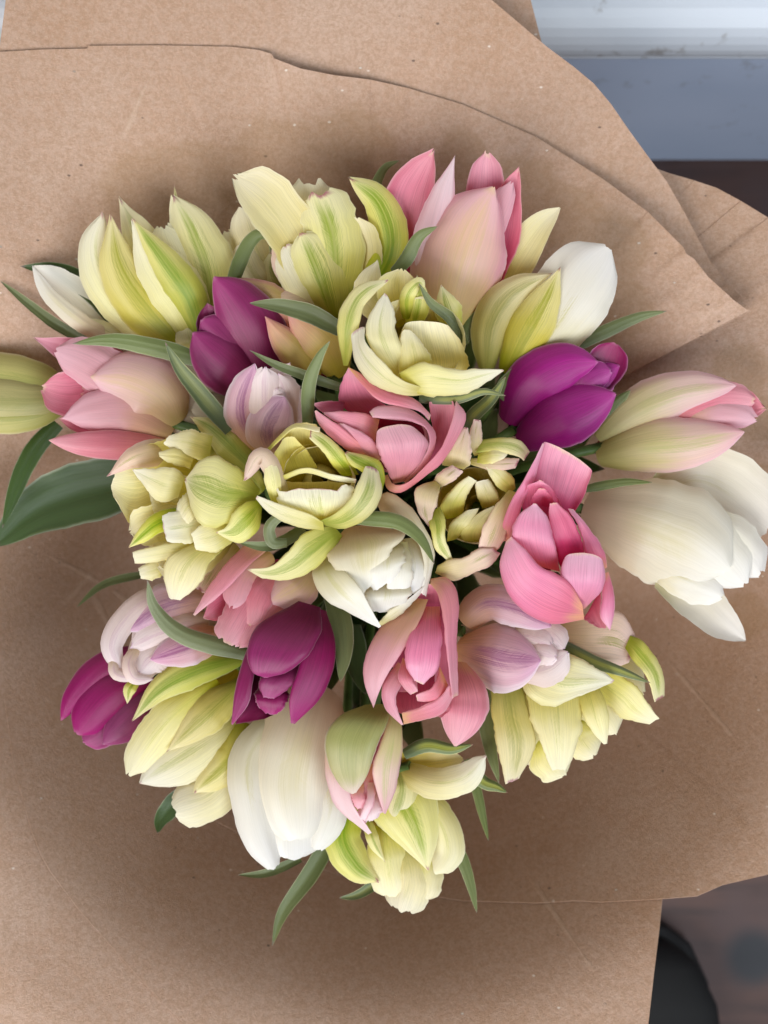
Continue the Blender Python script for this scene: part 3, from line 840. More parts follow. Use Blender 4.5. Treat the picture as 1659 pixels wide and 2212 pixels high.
# 6 cream double, open towards the camera, top centre
f = F('double_tulip', 'open cream double tulip with wide lower lip, curled tips, above the coral pink tulip', 'cream', (905, 770), (905, 740), -4.6, -.4, GC, face=True)
for az, L, W, th in ((10, 4.6, 1.7, (80, 25, 8, 20)), (70, 4.6, 1.8, (80, 30, 10, 10)), (135, 4.4, 1.9, (80, 30, 10, 5)), (200, 4.4, 1.9, (80, 28, 5, -5)), (265, 4.4, 1.8, (80, 30, 10, 10)), (320, 4.6, 1.6, (80, 25, 10, 25))):
    f.G(az, L, W, th, prof='round', tat=.08)
for az, L, W in ((30, 3.8, 1.3), (120, 3.6, 1.3), (230, 3.6, 1.3), (300, 3.9, 1.2)):
    f.G(az, L, W, (70, 15, -10, -25), prof='round', mat='yellow', tat=.08)
f.S([(850, 700), (800, 625), (815, 563)], 42, 40, -.6, prof='point', zs=[-2.5, -1.6, -1.0])
f.S([(880, 700), (862, 630), (868, 582)], 48, -50, -.3, prof='round', zs=[-2.5, -1.2, -.6], mat='cream', tat=.08)
f.S([(890, 720), (905, 640), (900, 595)], 26, 45, -.1, mat='cream_green', zs=[-2, -.8, -.6], prof='point')
f.S([(880, 690), (880, 640), (905, 610), (918, 625)], 16, 50, 0, mat='cream_green', zs=[-1.5, -.6, -.4, -.8], prof='strip')
f.S([(985, 720), (965, 660), (953, 616)], 30, 45, 0, mat='cream_green', zs=[-2.2, -1.4, -1.2], prof='point')
f.R([(742, 790, -1.6), (733, 745, -.8), (728, 700, -.4), (740, 655, -.2), (780, 613, 0), (839, 602, .1)], [(752, 790, -1.4), (765, 745, -.5), (777, 700, -.1), (787, 662, 0), (802, 643, .1), (837, 609, .1)], .25, 'cream_green')
f.R([(880, 830, -1.5), (862, 760, -.6), (862, 706, 0)], [(985, 830, -1.5), (1012, 785, -.6), (985, 712, 0)], -.4, 'cream', ebow=16, tat=.03)
f.R([(860, 820, -.4), (862, 770, 0), (865, 715, .1)], [(920, 800, -.4), (932, 775, -.1), (902, 725, 0)], .2, 'cream', ebow=8)
f.R([(850, 815, -.6), (798, 750, .1), (792, 700, .3), (808, 660, .4), (830, 632, .4)], [(880, 810, -.6), (868, 750, 0), (855, 710, .2), (852, 668, .3), (838, 640, .4)], .3, 'creamwhite', tat=.07)
f.R([(925, 840, .2), (868, 820, .5), (822, 775, .6), (790, 738, .5), (792, 708, .2)], [(928, 853, -.3), (866, 853, -.1), (805, 830, -.2), (770, 790, -.2), (755, 728, 0)], .3, 'creamwhite', ebow=8)
f.R([(862, 805, .3), (912, 782, .6), (945, 788, .6), (990, 800, .5), (1030, 795, .4), (1086, 798, .2)], [(880, 842, -.2), (925, 856, 0), (970, 856, 0), (1010, 848, -.1), (1045, 832, -.1), (1088, 801, .1)], .3, 'creamwhite', tat=.08)
f.leaf([(905, 612), (932, 655), (975, 690), (1005, 745)], 12, .1, -1.5, 'leaf_blue', cup=-50)
f.leaf([(1092, 855), (1045, 846), (985, 862), (905, 862)], 11, -.6, -1.2, 'leaf_yellow', cup=40)
f.leaf([(1092, 815), (1060, 862), (1020, 900), (1005, 935)], 15, -2.6, -4, 'leaf_yellow', cup=40)

# 7 magenta upper left
f = F('magenta_tulip', 'deep magenta tulip standing between a cream double tulip and a lilac tulip', 'magenta', (560, 842), (462, 625), -5, -2.8, GM)
f.back(3, 1.15)
f.S([(525, 780), (462, 705), (448, 655)], 44, -40, -.4, prof='tulip')
f.S([(575, 830), (556, 730), (512, 655), (463, 598)], 68, 52, .0, prof='tulip', tat=.02)
f.S([(545, 800), (480, 730), (436, 690)], 40, 45, .1, prof='round', tat=.03)
f.S([(560, 852), (500, 800), (450, 755), (417, 718)], 62, 55, .5, prof='tulip', tat=.02)

# 8 peach buds
f = F('tulip_bud', 'cream bud with salmon edged petals beside the upper magenta tulip', 'peach_bud', (725, 825), (598, 680), -4.6, -2.6)
f.back(3, 1.1)
f.S([(700, 750), (640, 690), (600, 673)], 34, 45, -.3, mat='peach_bud', prof='point')
f.S([(690, 812), (622, 745), (573, 684)], 36, 50, .2, mat='peach_bud', prof='point', tat=.02)
f.S([(738, 815), (700, 745), (620, 672)], 60, 50, .35, mat='peach_bud', prof='point', tat=.02)
f.leaf([(540, 757), (590, 785), (650, 808), (738, 838)], 11, -.8, -1.8, 'leaf', cup=-45)
f = F('tulip_bud', 'slim peach petal bud pointing over the upper magenta tulip', 'peach_bud', (690, 700), (500, 604), -4.8, -4.0)
f.back(2, .7)
f.S([(660, 690), (575, 632), (493, 600)], 26, 40, 0, mat='peach_bud', prof='point')
f.S([(690, 700), (640, 655), (565, 642)], 26, 45, .2, mat='peach_cream', prof='point')

# 9 lilac double, upper left of centre
f = F('lilac_tulip', 'upright lilac and white double tulip crossed by two thin curling leaves', 'lilac_white', (590, 980), (582, 790), -4.6, -1.6, GL)
f.back(3, 1.2, 'lilac_white')
f.S([(600, 920), (598, 830), (626, 785)], 34, 40, -.5, tat=.08)
f.S([(642, 950), (648, 890), (632, 840)], 28, 50, -.1, prof='round')
f.S([(622, 950), (620, 870), (600, 810)], 34, 45, .0, prof='round', tat=.1)
f.S([(550, 975), (520, 880), (550, 786)], 36, 55, .1, mat='lilac', prof='tulip')
f.S([(580, 970), (572, 870), (572, 795)], 38, 48, .25, prof='round', tat=.1)
f.S([(600, 960), (600, 890), (598, 840)], 26, 48, .35, prof='round', tat=.1)
f.S([(590, 985), (578, 925), (614, 857)], 52, 55, .7, mat='lilac', prof='tulip')
f.leaf([(712, 737), (688, 775), (668, 830), (664, 915)], 15, 0, -1.2, 'leaf_blue', cup=40)

# 10 dull white bud, left
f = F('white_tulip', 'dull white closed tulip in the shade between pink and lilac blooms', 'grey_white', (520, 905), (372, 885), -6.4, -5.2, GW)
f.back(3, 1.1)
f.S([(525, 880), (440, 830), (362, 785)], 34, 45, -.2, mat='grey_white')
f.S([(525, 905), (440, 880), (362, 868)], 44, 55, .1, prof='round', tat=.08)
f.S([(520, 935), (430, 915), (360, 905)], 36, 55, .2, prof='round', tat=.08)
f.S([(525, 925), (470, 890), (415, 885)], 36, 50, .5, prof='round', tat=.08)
f.leaf([(357, 740), (388, 795), (432, 850), (498, 930)], 19, -1.8, -3.4, 'leaf_yellow', cup=-45)

# 11 white cupped petal, far left
f = F('white_tulip', 'single white cupped petal against a dark leaf on the brown paper', 'white', (285, 745), (75, 585), -6.6, -5.2, GW)
f.back(3, .6)
f.S([(290, 738), (200, 675), (130, 615), (72, 575)], 44, -55, 0, mat='white', prof='tulip', tat=.08, hl=.9)
f.S([(262, 745), (180, 700), (110, 640), (71, 577)], 20, 40, .7, mat='white_warm', prof='strip')
f.S([(310, 745), (250, 725), (180, 690)], 22, 40, .5, mat='cream', prof='tulip')
f.leaf([(45, 575), (130, 588), (215, 640), (290, 735)], 27, -5.5, -6.6, 'leaf_dark', cup=-35)
f.leaf([(2, 608), (60, 655), (120, 700), (195, 742)], 12, -5.6, -6.4, 'leaf', cup=-50)

# 12 pink left
f = F('pink_tulip', 'pale pink tulip with yellow tipped petal, pointing at the green bud', 'pink_pale', (378, 915), (110, 830), -5, -4, GP)
f.back(3, 1.15, 'pink')
f.S([(330, 850), (220, 785), (140, 755), (74, 729)], 44, -40, -.6, mat='pink', prof='point')
f.S([(300, 890), (200, 850), (140, 850), (92, 838)], 54, -50, -.7, mat='pink', prof='round')
f.S([(330, 940), (220, 915), (130, 905)], 40, -40, -.6, mat='pink')
f.S([(340, 880), (240, 810), (175, 775), (121, 757)], 54, 38, -.1, mat='pink_pale', prof='round')
f.S([(372, 935), (290, 890), (210, 890), (136, 903)], 56, 45, .25, mat='pink_pale', prof='tulip', tat=.05)
f.S([(370, 965), (260, 962), (170, 958), (106, 951)], 32, 52, .35, mat='pink', prof='tulip', tat=.02)
f.S([(385, 915), (345, 860), (275, 825), (196, 814)], 78, 60, .6, mat='pink_peach', prof='tulip', tat=.02)
f.leaf([(-12, 1180), (70, 1108), (160, 1070), (300, 1035)], 66, -7.6, -9.5, 'leaf_dark', cup=-22, prof='leaf')
f.leaf([(5, 1140), (40, 1040), (75, 970), (125, 915)], 20, -6.8, -8, 'leaf_dark', cup=30)

# 13 green bud at the left
f = F('tulip_bud', 'closed green and cream bud beside the pale pink tulip, lying on paper', 'bud_green', (138, 855), (-140, 842), -6.4, -5.4)
f.back(3, 1.0)
f.S([(138, 850), (70, 825), (-40, 812), (-150, 838)], 52, 60, -.1, prof='barrel', tat=.02)
f.S([(138, 862), (60, 870), (-40, 865), (-150, 845)], 58, 60, .3, prof='barrel', tat=.02)
f.S([(130, 880), (60, 900), (-40, 900), (-140, 860)], 34, 55, .1, prof='barrel', tat=.02)

# 14 large cream-green peony form, left
f = F('double_tulip', 'big ruffled cream and green double tulip, beside the broad dark leaf', 'cream', (470, 1095), (345, 1110), -5, -1.4, GC)
for az in (100, 140, 180, 220, 260):
    f.G(az, 4.4, 1.7, (78, 25, 10, 5), prof='round', tat=.08)
f.S([(420, 970), (300, 985), (232, 1028)], 30, 50, -.2, mat='peach_cream', prof='point')
f.R([(430, 1060, -3), (330, 1120, -2.0), (284, 1132, -1.4), (250, 1085, -1.2)], [(440, 1000, -3), (380, 950, -1.8), (320, 960, -1.3), (262, 1005, -1.2)], -.45, 'cream', ebow=14)
f.S([(430, 1120), (340, 1130), (282, 1150)], 44, -40, -.4, prof='round', tat=.08)
f.S([(490, 1080), (410, 1075), (330, 1095)], 74, 35, -.2, prof='round', tat=.06)
f.S([(500, 1140), (430, 1180), (340, 1215)], 62, 38, -.1, prof='round', tat=.06)
f.S([(490, 1010), (430, 985), (370, 975)], 46, 38, -.2, prof='round', tat=.06)
f.R([(380, 1190, -1.8), (330, 1210, -1.5), (298, 1225, -1.4)], [(370, 1230, -1.8), (335, 1252, -1.5), (305, 1252, -1.4)], .2, 'cream', tat=.09)
f.S([(510, 1175), (468, 1220), (432, 1275)], 40, 45, -.1, mat='peach_cream', prof='round', tat=.06)
f.R([(450, 1000, -1.8), (400, 985, -1.2), (352, 960, -1)], [(460, 940, -2), (410, 928, -1.3), (365, 940, -1)], .2, 'cream', tat=.08)
f.R([(410, 1012, -1.4), (370, 1002, -1), (345, 988, -.8)], [(420, 985, -1.4), (385, 968, -1), (342, 975, -.8)], .15, 'yellow', tat=.09)
f.R([(390, 1095, -1.4), (340, 1105, -1), (305, 1135, -.9), (277, 1182, -.8)], [(385, 1140, -1.4), (350, 1150, -.9), (315, 1170, -.9), (279, 1184, -.8)], .2, 'green_flame')
f.R([(450, 1160, -1.2), (370, 1172, -.9), (285, 1190, -.8)], [(450, 1195, -1.2), (370, 1210, -1), (292, 1220, -.9)], .25, 'cream', tat=.08)
f.R([(385, 1075, -1.2), (345, 1085, -.9), (315, 1055, -.7), (286, 1016, -.6)], [(400, 1030, -1.2), (375, 1010, -.8), (330, 1012, -.6), (288, 1013, -.6)], .2, 'creamwhite')
f.R([(450, 1160, -1), (375, 1195, -.5), (352, 1235, -.5), (362, 1290, -.6)], [(490, 1180, -1), (455, 1215, -.5), (432, 1262, -.5), (395, 1295, -.6)], .3, 'cream', ebow=3)
f.R([(430, 1060, -.9), (395, 1070, -.5), (378, 1100, -.5)], [(440, 1110, -.9), (420, 1120, -.4), (400, 1140, -.4)], .2, 'cream', tat=.08)
f.R([(450, 1085, -1.0), (400, 1098, -.5), (350, 1112, -.2)], [(450, 1168, -1.0), (408, 1174, -.5), (362, 1172, -.2)], .18, 'creamwhite', ebow=3, rnd=.06)
f.R([(490, 1105, -.8), (440, 1130, -.3), (412, 1150, -.2)], [(510, 1165, -.8), (470, 1192, -.5), (424, 1190, -.4)], .28, 'cream', rnd=.1)
f.S([(470, 930), (448, 955), (417, 988)], 26, 45, .6, mat='green_flame', prof='point')
f.S([(565, 1065), (525, 1020), (480, 995)], 34, 50, .4, mat='cream_green', prof='round', tat=.08)
f.R([(562, 1055, -1.4), (520, 1015, -.5), (470, 985, -.3), (428, 998, -.2), (400, 1034, -.2)], [(555, 1085, -1.4), (510, 1122, -.4), (460, 1142, -.2), (418, 1112, -.1), (400, 1040, -.2)], .55, 'cream_green', tat=.05)
f.R([(560, 1080, -1.0), (530, 1085, -.1), (505, 1105, .1), (490, 1135, .1), (467, 1149, .1)], [(566, 1100, -1.2), (558, 1145, -.4), (525, 1172, -.2), (495, 1167, -.1), (468, 1152, 0)], .35, 'cream_green')
f.S([(552, 1018), (500, 965), (455, 925), (412, 900)], 33, 48, 1.6, mat='green_flame', prof='point', keel=.08)
f.leaf([(165, 1312), (225, 1262), (320, 1238)], 9, -7.5, -9.5, 'leaf', cup=-35)

# 15 cream centre, open to the camera
f = F('double_tulip', 'open pale yellow tulip at the heart of the bouquet, with a drooping petal', 'cream', (690, 1045), (690, 1030), -4.2, .2, GC, face=True)
for az, L, W, th in ((0, 4.6, 1.6, (80, 20, 5, -15)), (60, 4.6, 1.5, (80, 22, 8, -20)), (120, 4.4, 1.6, (80, 25, 5, -15)), (180, 4.4, 1.7, (80, 25, 5, -15)), (240, 4.4, 1.6, (80, 25, 8, -10)), (300, 4.6, 1.4, (80, 22, 8, -10))):
    f.G(az, L, W, th, prof='round', tat=.07)
for az, L, W in ((20, 3.4, 1.1), (140, 3.2, 1.1), (260, 3.4, 1.1)):
    f.G(az, L, W, (70, 10, -10, -30), prof='round', mat='yellow')
for az in (0, 120, 240):
    f.G(az, 2.6, .35, (60, 5, 0, 10), prof='strip', mat='green_flame', name='pistil_lobe', r0=.1, nu=14, nv=7)
f.R([(740, 1158, -1.2), (725, 1180, -.9), (685, 1225, -.7), (625, 1253, -.6), (570, 1250, -.6), (534, 1231, -.6)], [(725, 1140, -1.0), (700, 1136, -.7), (650, 1156, -.3), (625, 1188, -.2), (585, 1222, -.3), (536, 1229, -.5)], .28, 'cream_green')
f.R([(650, 1030, -3), (620, 980, -1.3), (612, 945, -.3), (632, 920, .2)], [(740, 1030, -3), (720, 980, -1.5), (700, 945, -.5), (690, 922, .1)], -.5, 'yellow', ebow=8)
f.R([(640, 1060, -3), (600, 1030, -1.2), (590, 990, -.3), (605, 955, 0)], [(710, 1060, -3), (690, 1020, -1.6), (672, 985, -.8), (640, 945, -.1)], -.3, 'yellow', ebow=6)
f.R([(576, 980, .1), (612, 945, .2), (640, 925, .3), (690, 935, .2)], [(574, 972, 0), (606, 938, 0), (640, 914, 0), (692, 922, 0)], .12, 'cream')
f.R([(740, 1030, -1), (716, 1003, -.3), (695, 973, .1), (668, 950, .2)], [(775, 1025, -1), (758, 995, -.4), (718, 950, -.1), (672, 920, 0)], .28, 'cream_green')
f.R([(808, 1050, -.8), (785, 1022, -.3), (758, 1005, -.1), (744, 980, 0)], [(826, 1060, -1), (832, 1030, -.7), (815, 992, -.4), (750, 974, -.2)], .3, 'green_flame')
f.R([(640, 1090, -3), (610, 1060, -1.2), (604, 1040, -.3)], [(740, 1090, -3), (752, 1060, -1.2), (758, 1042, -.3)], -.5, 'yellow')
f.R([(605, 1042, -.2), (660, 1022, 0), (720, 1038, 0), (768, 1045, -.1)], [(602, 1030, 0), (660, 1010, .2), (718, 1024, .2), (770, 1034, .1)], .1, 'creamwhite')
f.S([(615, 1075), (568, 985), (528, 1038)], 20, 55, 0, mat='peach_cream', zs=[-.4, .3, -.2], prof='strip')
f.S([(596, 1090), (588, 1030), (577, 970)], 18, 45, 0, mat='creamwhite', zs=[-.3, .2, .4], prof='point')
f.R([(670, 1128, -.6), (610, 1100, -.1), (585, 1058, .2)], [(715, 1128, -.6), (760, 1095, 0), (772, 1048, .2)], .35, 'creamwhite', tat=.14, ebow=-4)
f.R([(700, 1146, -.6), (640, 1138, -.2), (585, 1112, 0), (552, 1078, .2)], [(698, 1128, 0), (665, 1108, .3), (610, 1090, .4), (556, 1070, .3)], .25, 'creamwhite')
f.R([(692, 1125, .1), (718, 1112, .4), (752, 1082, .5), (774, 1040, .5), (785, 1008, .3)], [(700, 1135, -.5), (748, 1142, -.3), (796, 1116, -.2), (825, 1072, -.2), (822, 1022, -.1)], .35, 'cream_green', ebow=6)
f.leaf([(636, 1132), (605, 1118), (582, 1140), (590, 1172), (620, 1172)], 13, .1, -.5, 'leaf_blue', cup=45)
f.leaf([(514, 1172), (575, 1180), (620, 1165), (655, 1140)], 13, -.3, -1.5, 'leaf_blue', cup=-40)

# 16 coral pink, open to the camera
f = F('pink_tulip', 'coral pink tulip with wrapped inner petals, below the open cream tulip', 'pink', (868, 960), (855, 935), -5.6, -.2, GP, face=True)
f.G(170, 5.0, 2.3, (82, 22, 2, 0), prof='round', ruf=.08)
f.G(40, 4.6, 2.0, (78, 18, 0, -12), prof='round')
f.G(250, 4.8, 1.9, (80, 24, 4, -8), prof='round')
f.R([(800, 920, -3), (740, 880, -1.6), (733, 838, -.8), (752, 794, -.3)], [(880, 920, -3), (850, 890, -1.6), (805, 850, -.9), (762, 800, -.4)], -.4)
f.R([(753, 795, -.2), (783, 832, -.2), (817, 865, -.2), (867, 879, -.3), (906, 890, -.5), (926, 910, -.8)], [(753, 793, -.2), (779, 806, -.3), (803, 824, -.4), (845, 844, -.5), (893, 860, -.6), (932, 895, -.8)], .18)
f.R([(740, 895, -1.2), (700, 892, -.9), (678, 876, -.6)], [(745, 868, -1.5), (710, 866, -1), (680, 870, -.6)], -.2)
f.R([(900, 1010, -3), (935, 950, -1.8), (930, 900, -1.2), (921, 868, -.9)], [(930, 1010, -3), (970, 960, -1.8), (985, 905, -1), (984, 866, -.8)], -.6)
f.R([(838, 1025, -1.5), (851, 1046, -1), (882, 1041, -.7), (921, 1003, -.5), (953, 967, -.4), (973, 915, -.5), (984, 870, -.7)], [(828, 1028, -1.6), (838, 1058, -1.3), (870, 1063, -1.1), (923, 1026, -.9), (962, 990, -.8), (1008, 905, -.9), (986, 866, -.8)], .22)
f.R([(872, 1040, -1.4), (898, 1013, -.9), (921, 977, -.5), (927, 950, -.3), (918, 925, -.2), (890, 911, -.1), (843, 907, -.1), (806, 903, -.2)], [(876, 1044, -1.5), (921, 1003, -1), (940, 962, -.7), (938, 930, -.5), (906, 895, -.4), (867, 878, -.3), (816, 876, -.3), (797, 888, -.3)], .18)
f.R([(810, 955, -.9), (765, 930, -.5), (722, 910, -.4), (700, 896, -.4)], [(820, 905, -.9), (785, 892, -.4), (735, 888, -.3), (699, 890, -.4)], .22)
f.R([(812, 1000, -1), (770, 960, -.5), (726, 915, -.3)], [(830, 990, -.8), (800, 945, -.2), (745, 915, -.2)], .2)
f.R([(800, 990, -1.2), (750, 972, -.8), (715, 945, -.6), (687, 915, -.4), (679, 888, -.2)], [(800, 978, -.6), (765, 945, -.3), (735, 920, -.2), (712, 905, -.2), (684, 886, -.2)], .25)
f.R([(850, 1045, -1.6), (832, 1010, -.7), (816, 975, -.2), (805, 945, 0)], [(872, 1040, -1.6), (905, 1005, -.8), (926, 960, -.3), (912, 930, -.1)], .55, ebow=22, tat=.03)

# 17 peach cream double, open to the camera
f = F('double_tulip', 'cream double tulip with peach edges and red tips, hollow between two pink tulips', 'peach_cream', (1030, 1095), (1025, 1090), -6.0, -1.0, GC, face=True)
for i, az in enumerate((10, 70, 130, 190, 250, 310)):
    f.G(az, 4.4, 1.6, (82, 30, 10, -10), prof='round', mat='yellow', tat=.08)
for az in (0, 120, 240):
    f.G(az, 2.4, .35, (60, 5, 0, 10), prof='strip', mat='green_flame', name='pistil_lobe', r0=.1, nu=14, nv=7)
f.R([(960, 1122, -3.02), (950, 1092, -2.24), (982, 1050, -1.62), (1010, 1027, -1.38)], [(1000, 1115, -3.02), (1005, 1085, -2.08), (1018, 1055, -1.62), (1032, 1040, -1.46)], .4, 'cream', tat=.04)
f.R([(1042, 1098, -2.86), (1030, 1070, -2.08), (1024, 1042, -1.62)], [(1074, 1092, -2.86), (1078, 1072, -2.08), (1058, 1034, -1.62)], .35, 'cream', tat=.04)
f.R([(965, 1170, -2.55), (972, 1132, -1.85), (1005, 1103, -1.62)], [(985, 1165, -2.55), (1008, 1142, -1.77), (1038, 1097, -1.54)], .25, 'cream', tat=.04)
f.R([(1005, 1172, -2.55), (995, 1148, -1.85), (1028, 1112, -1.62), (1065, 1092, -1.54)], [(1035, 1168, -2.55), (1046, 1140, -1.85), (1058, 1115, -1.69), (1074, 1098, -1.62)], .3, 'cream', tat=.03)
f.R([(1098, 1068, -1.93), (1075, 1052, -1.46), (1060, 1032, -1.23), (1050, 1010, -1.15)], [(1114, 1055, -1.93), (1108, 1030, -1.46), (1082, 1010, -1.15), (1053, 1007, -1.15)], .22, 'cream')
f.R([(1015, 1003, -1.69), (1060, 1016, -1.15), (1112, 1014, -0.99)], [(1017, 990, -1.69), (1060, 990, -1.15), (1124, 988, -0.99)], .12, 'peach_cream', tat=.08)
f.R([(1030, 1002, -1.46), (1060, 1002, -0.99), (1088, 992, -0.91)], [(1033, 980, -1.46), (1070, 968, -1.07), (1102, 974, -0.99)], .15, 'cream', tat=.08)
f.R([(1028, 978, -1.46), (1075, 976, -1.07), (1120, 988, -0.99), (1130, 998, -1.07)], [(1040, 950, -1.62), (1080, 945, -1.23), (1122, 950, -1.15), (1146, 974, -1.23)], .22, 'cream_green')
f.R([(1025, 985, -1.77), (1010, 955, -1.38), (1022, 905, -1.30)], [(1045, 980, -1.77), (1042, 945, -1.46), (1040, 908, -1.38)], .15, 'peach_cream')
f.R([(955, 1005, -1.62), (958, 972, -1.15), (985, 940, -0.91), (1002, 922, -0.91)], [(1002, 1014, -1.38), (1016, 1000, -0.91), (1018, 960, -0.76), (1012, 925, -0.84)], .2, 'peach_cream', tat=.07)
f.R([(930, 1052, -1.46), (945, 1024, -0.84), (975, 1003, -0.68)], [(945, 1055, -1.30), (975, 1042, -0.68), (1003, 1020, -0.60)], .18, 'peach_cream', tat=.06)
f.R([(940, 1038, -0.99), (903, 1050, -0.76), (895, 1075, -0.76), (905, 1110, -0.91), (925, 1137, -1.15)], [(952, 1050, -0.84), (948, 1065, -0.60), (944, 1090, -0.60), (936, 1110, -0.76), (932, 1137, -1.15)], .22, 'peach_cream')
f.R([(922, 1110, -1.23), (930, 1145, -0.91), (940, 1187, -0.99), (975, 1218, -1.23)], [(950, 1095, -1.07), (963, 1125, -0.68), (962, 1160, -0.68), (980, 1212, -1.15)], .22, 'cream_green', tat=.06)
f.R([(1100, 1058, -1.30), (1070, 1092, -0.76), (1044, 1137, -0.68), (1030, 1182, -0.91)], [(1122, 1066, -1.46), (1106, 1110, -1.23), (1092, 1160, -1.15), (1072, 1198, -1.23)], .28, 'peach_cream', tat=.08)
f.R([(945, 1222, -1.46), (972, 1208, -0.99), (1005, 1202, -0.84), (1035, 1184, -0.84), (1062, 1183, -0.91)], [(940, 1238, -1.62), (978, 1254, -1.38), (1020, 1240, -1.23), (1060, 1222, -1.15), (1083, 1197, -1.15)], .28, 'peach_cream', tat=.08)

# 18 violet-magenta right
f = F('magenta_tulip', 'bright purple magenta tulip with a bluish sheen, beside the pale pink and green bud', 'violet', (1098, 935), (1325, 800), -5.2, -3.2, GM)
f.back(3, 1.2)
f.S([(1235, 840), (1300, 800), (1330, 742)], 44, -50, -.3, prof='round', tat=.03)
f.S([(1230, 870), (1295, 820), (1338, 790)], 40, 40, -.3, prof='tulip')
f.S([(1225, 855), (1280, 815), (1320, 802)], 32, 45, .1, prof='round', tat=.06)
f.S([(1095, 915), (1145, 835), (1220, 790), (1292, 782)], 62, 58, .4, prof='tulip', tat=.02)
f.S([(1120, 958), (1190, 915), (1265, 880), (1330, 851)], 66, 58, .55, prof='tulip', tat=.02)
f.leaf([(1160, 795), (1120, 815), (1080, 860)], 26, -3.6, -4.6, 'leaf_blue', cup=30)

# 19 pale bud right
f = F('tulip_bud', 'long pale pink and green half closed tulip resting on the paper', 'pink_green', (1290, 968), (1635, 885), -6.2, -4.4)
f.back(3, 1.1)
f.S([(1450, 930), (1560, 880), (1652, 882)], 56, -35, -.5, mat='pink', prof='tulip')
f.S([(1420, 920), (1540, 870), (1630, 865)], 44, 45, -.1, mat='pink', prof='round', tat=.05)
f.S([(1450, 920), (1550, 895), (1632, 905)], 34, 45, .0, mat='pink_pale', prof='round', tat=.10)
f.S([(1292, 950), (1370, 890), (1470, 848), (1590, 832)], 52, 55, .25, prof='tulip', mat='pink_green', tat=.03)
f.S([(1288, 985), (1390, 965), (1500, 955), (1608, 933)], 60, 58, .5, prof='tulip', mat='pink_green', tat=.02)
f.leaf([(1362, 843), (1335, 868), (1300, 900)], 13, -4.8, -5.6, 'leaf', cup=35)

# 20 big white right
f = F('white_tulip', 'huge white tulip with cream flame and spread petals, under the pale bud', 'white_warm', (1258, 1100), (1600, 1225), -5.6, -4.2, GW)
f.back(4, 1.2, 'white')
f.S([(1420, 1070), (1500, 1030), (1580, 1060), (1665, 1140)], 76, -40, -.7, mat='white', prof='broad', tat=.06)
f.S([(1420, 1250), (1510, 1300), (1560, 1345), (1610, 1383)], 44, -45, -.3, mat='white', prof='tulip', tat=.03)
f.S([(1400, 1215), (1500, 1260), (1560, 1290)], 44, 40, .0, mat='white', prof='round', tat=.06)
f.S([(1450, 1120), (1560, 1170), (1642, 1240)], 66, 45, -.1, mat='white', prof='round', tat=.07)
f.S([(1400, 1130), (1520, 1170), (1610, 1262)], 66, 45, .15, mat='white', prof='round', tat=.06)
f.S([(1258, 1098), (1360, 1125), (1480, 1170), (1572, 1232)], 118, 58, .7, mat='white_warm', prof='round', tat=.04, ruf=.05)
f.leaf([(1408, 1042), (1345, 1042), (1255, 1058)], 10, -2.4, -3.6, 'leaf', cup=40)

# 21 hot pink right of centre
f = F('pink_tulip', 'hot pink tulip with upright pointed back petal and rounded lobes, beside the huge white tulip', 'pink_hot', (1200, 1250), (1195, 1190), -5, -.3, GP, face=True)
f.G(200, 5.0, 2.2, (82, 28, 5, -8), prof='round')
f.G(120, 5.0, 2.2, (82, 28, 5, -5), prof='round')
f.G(270, 5.0, 2.0, (82, 24, 2, -5), prof='round')
f.R([(1185, 1140, -2.8), (1150, 1070, -1.2), (1158, 1005, -.5), (1173, 956, -.2)], [(1225, 1140, -2.8), (1238, 1110, -1.8), (1258, 1080, -1.2), (1280, 1020, -.7)], -.45, ebow=10, tat=.02, rnd=.02)
f.R([(1085, 1168, -1.6), (1083, 1140, -.9), (1105, 1080, -.4), (1135, 1030, -.2), (1172, 957, -.1)], [(1105, 1172, -1.8), (1114, 1140, -1.0), (1132, 1080, -.6), (1153, 1040, -.5), (1176, 960, -.2)], .18)
f.R([(1265, 1330, -2.2), (1262, 1338, -1.9), (1290, 1356, -1.5)], [(1298, 1270, -2), (1300, 1310, -1.7), (1312, 1358, -1.4)], -.2, 'pink_pale')
f.R([(1300, 1240, -1.6), (1300, 1290, -1.3), (1296, 1330, -1.3), (1317, 1362, -1.2)], [(1315, 1235, -1.5), (1328, 1290, -1.3), (1326, 1330, -1.3), (1319, 1362, -1.2)], .2)
f.R([(1130, 1130, -1.6), (1128, 1080, -.6), (1140, 1050, -.1), (1160, 1041, .1)], [(1235, 1160, -2), (1215, 1100, -1.0), (1197, 1060, -.2), (1175, 1042, .1)], -.4, ebow=4)
f.R([(1150, 1120, -1.8), (1146, 1085, -.6), (1158, 1060, .1)], [(1200, 1120, -1.8), (1197, 1085, -.6), (1182, 1060, .1)], -.3, ebow=5)
f.R([(1290, 1240, -1.6), (1264, 1195, -.9), (1250, 1140, -.8), (1225, 1098, -.9)], [(1312, 1225, -1.2), (1305, 1190, -.8), (1280, 1150, -.7), (1240, 1100, -.9)], .2, tat=.08)
f.R([(1215, 1240, -1.4), (1195, 1170, -.5), (1185, 1120, -.2), (1186, 1088, 0)], [(1268, 1225, -1.8), (1262, 1185, -1), (1240, 1125, -.5), (1205, 1085, -.1)], .25, face='in')
f.R([(1130, 1215, -1), (1105, 1165, -.3), (1118, 1115, .1), (1152, 1087, .3)], [(1210, 1235, -1.2), (1200, 1180, -.2), (1184, 1120, .1), (1160, 1089, .3)], .45, tat=.03)
f.R([(1240, 1320, -1.2), (1212, 1260, -.2), (1212, 1207, 0)], [(1262, 1316, -1.2), (1303, 1270, -.4), (1309, 1214, 0)], .55, ebow=16, tat=.02, rnd=.15)
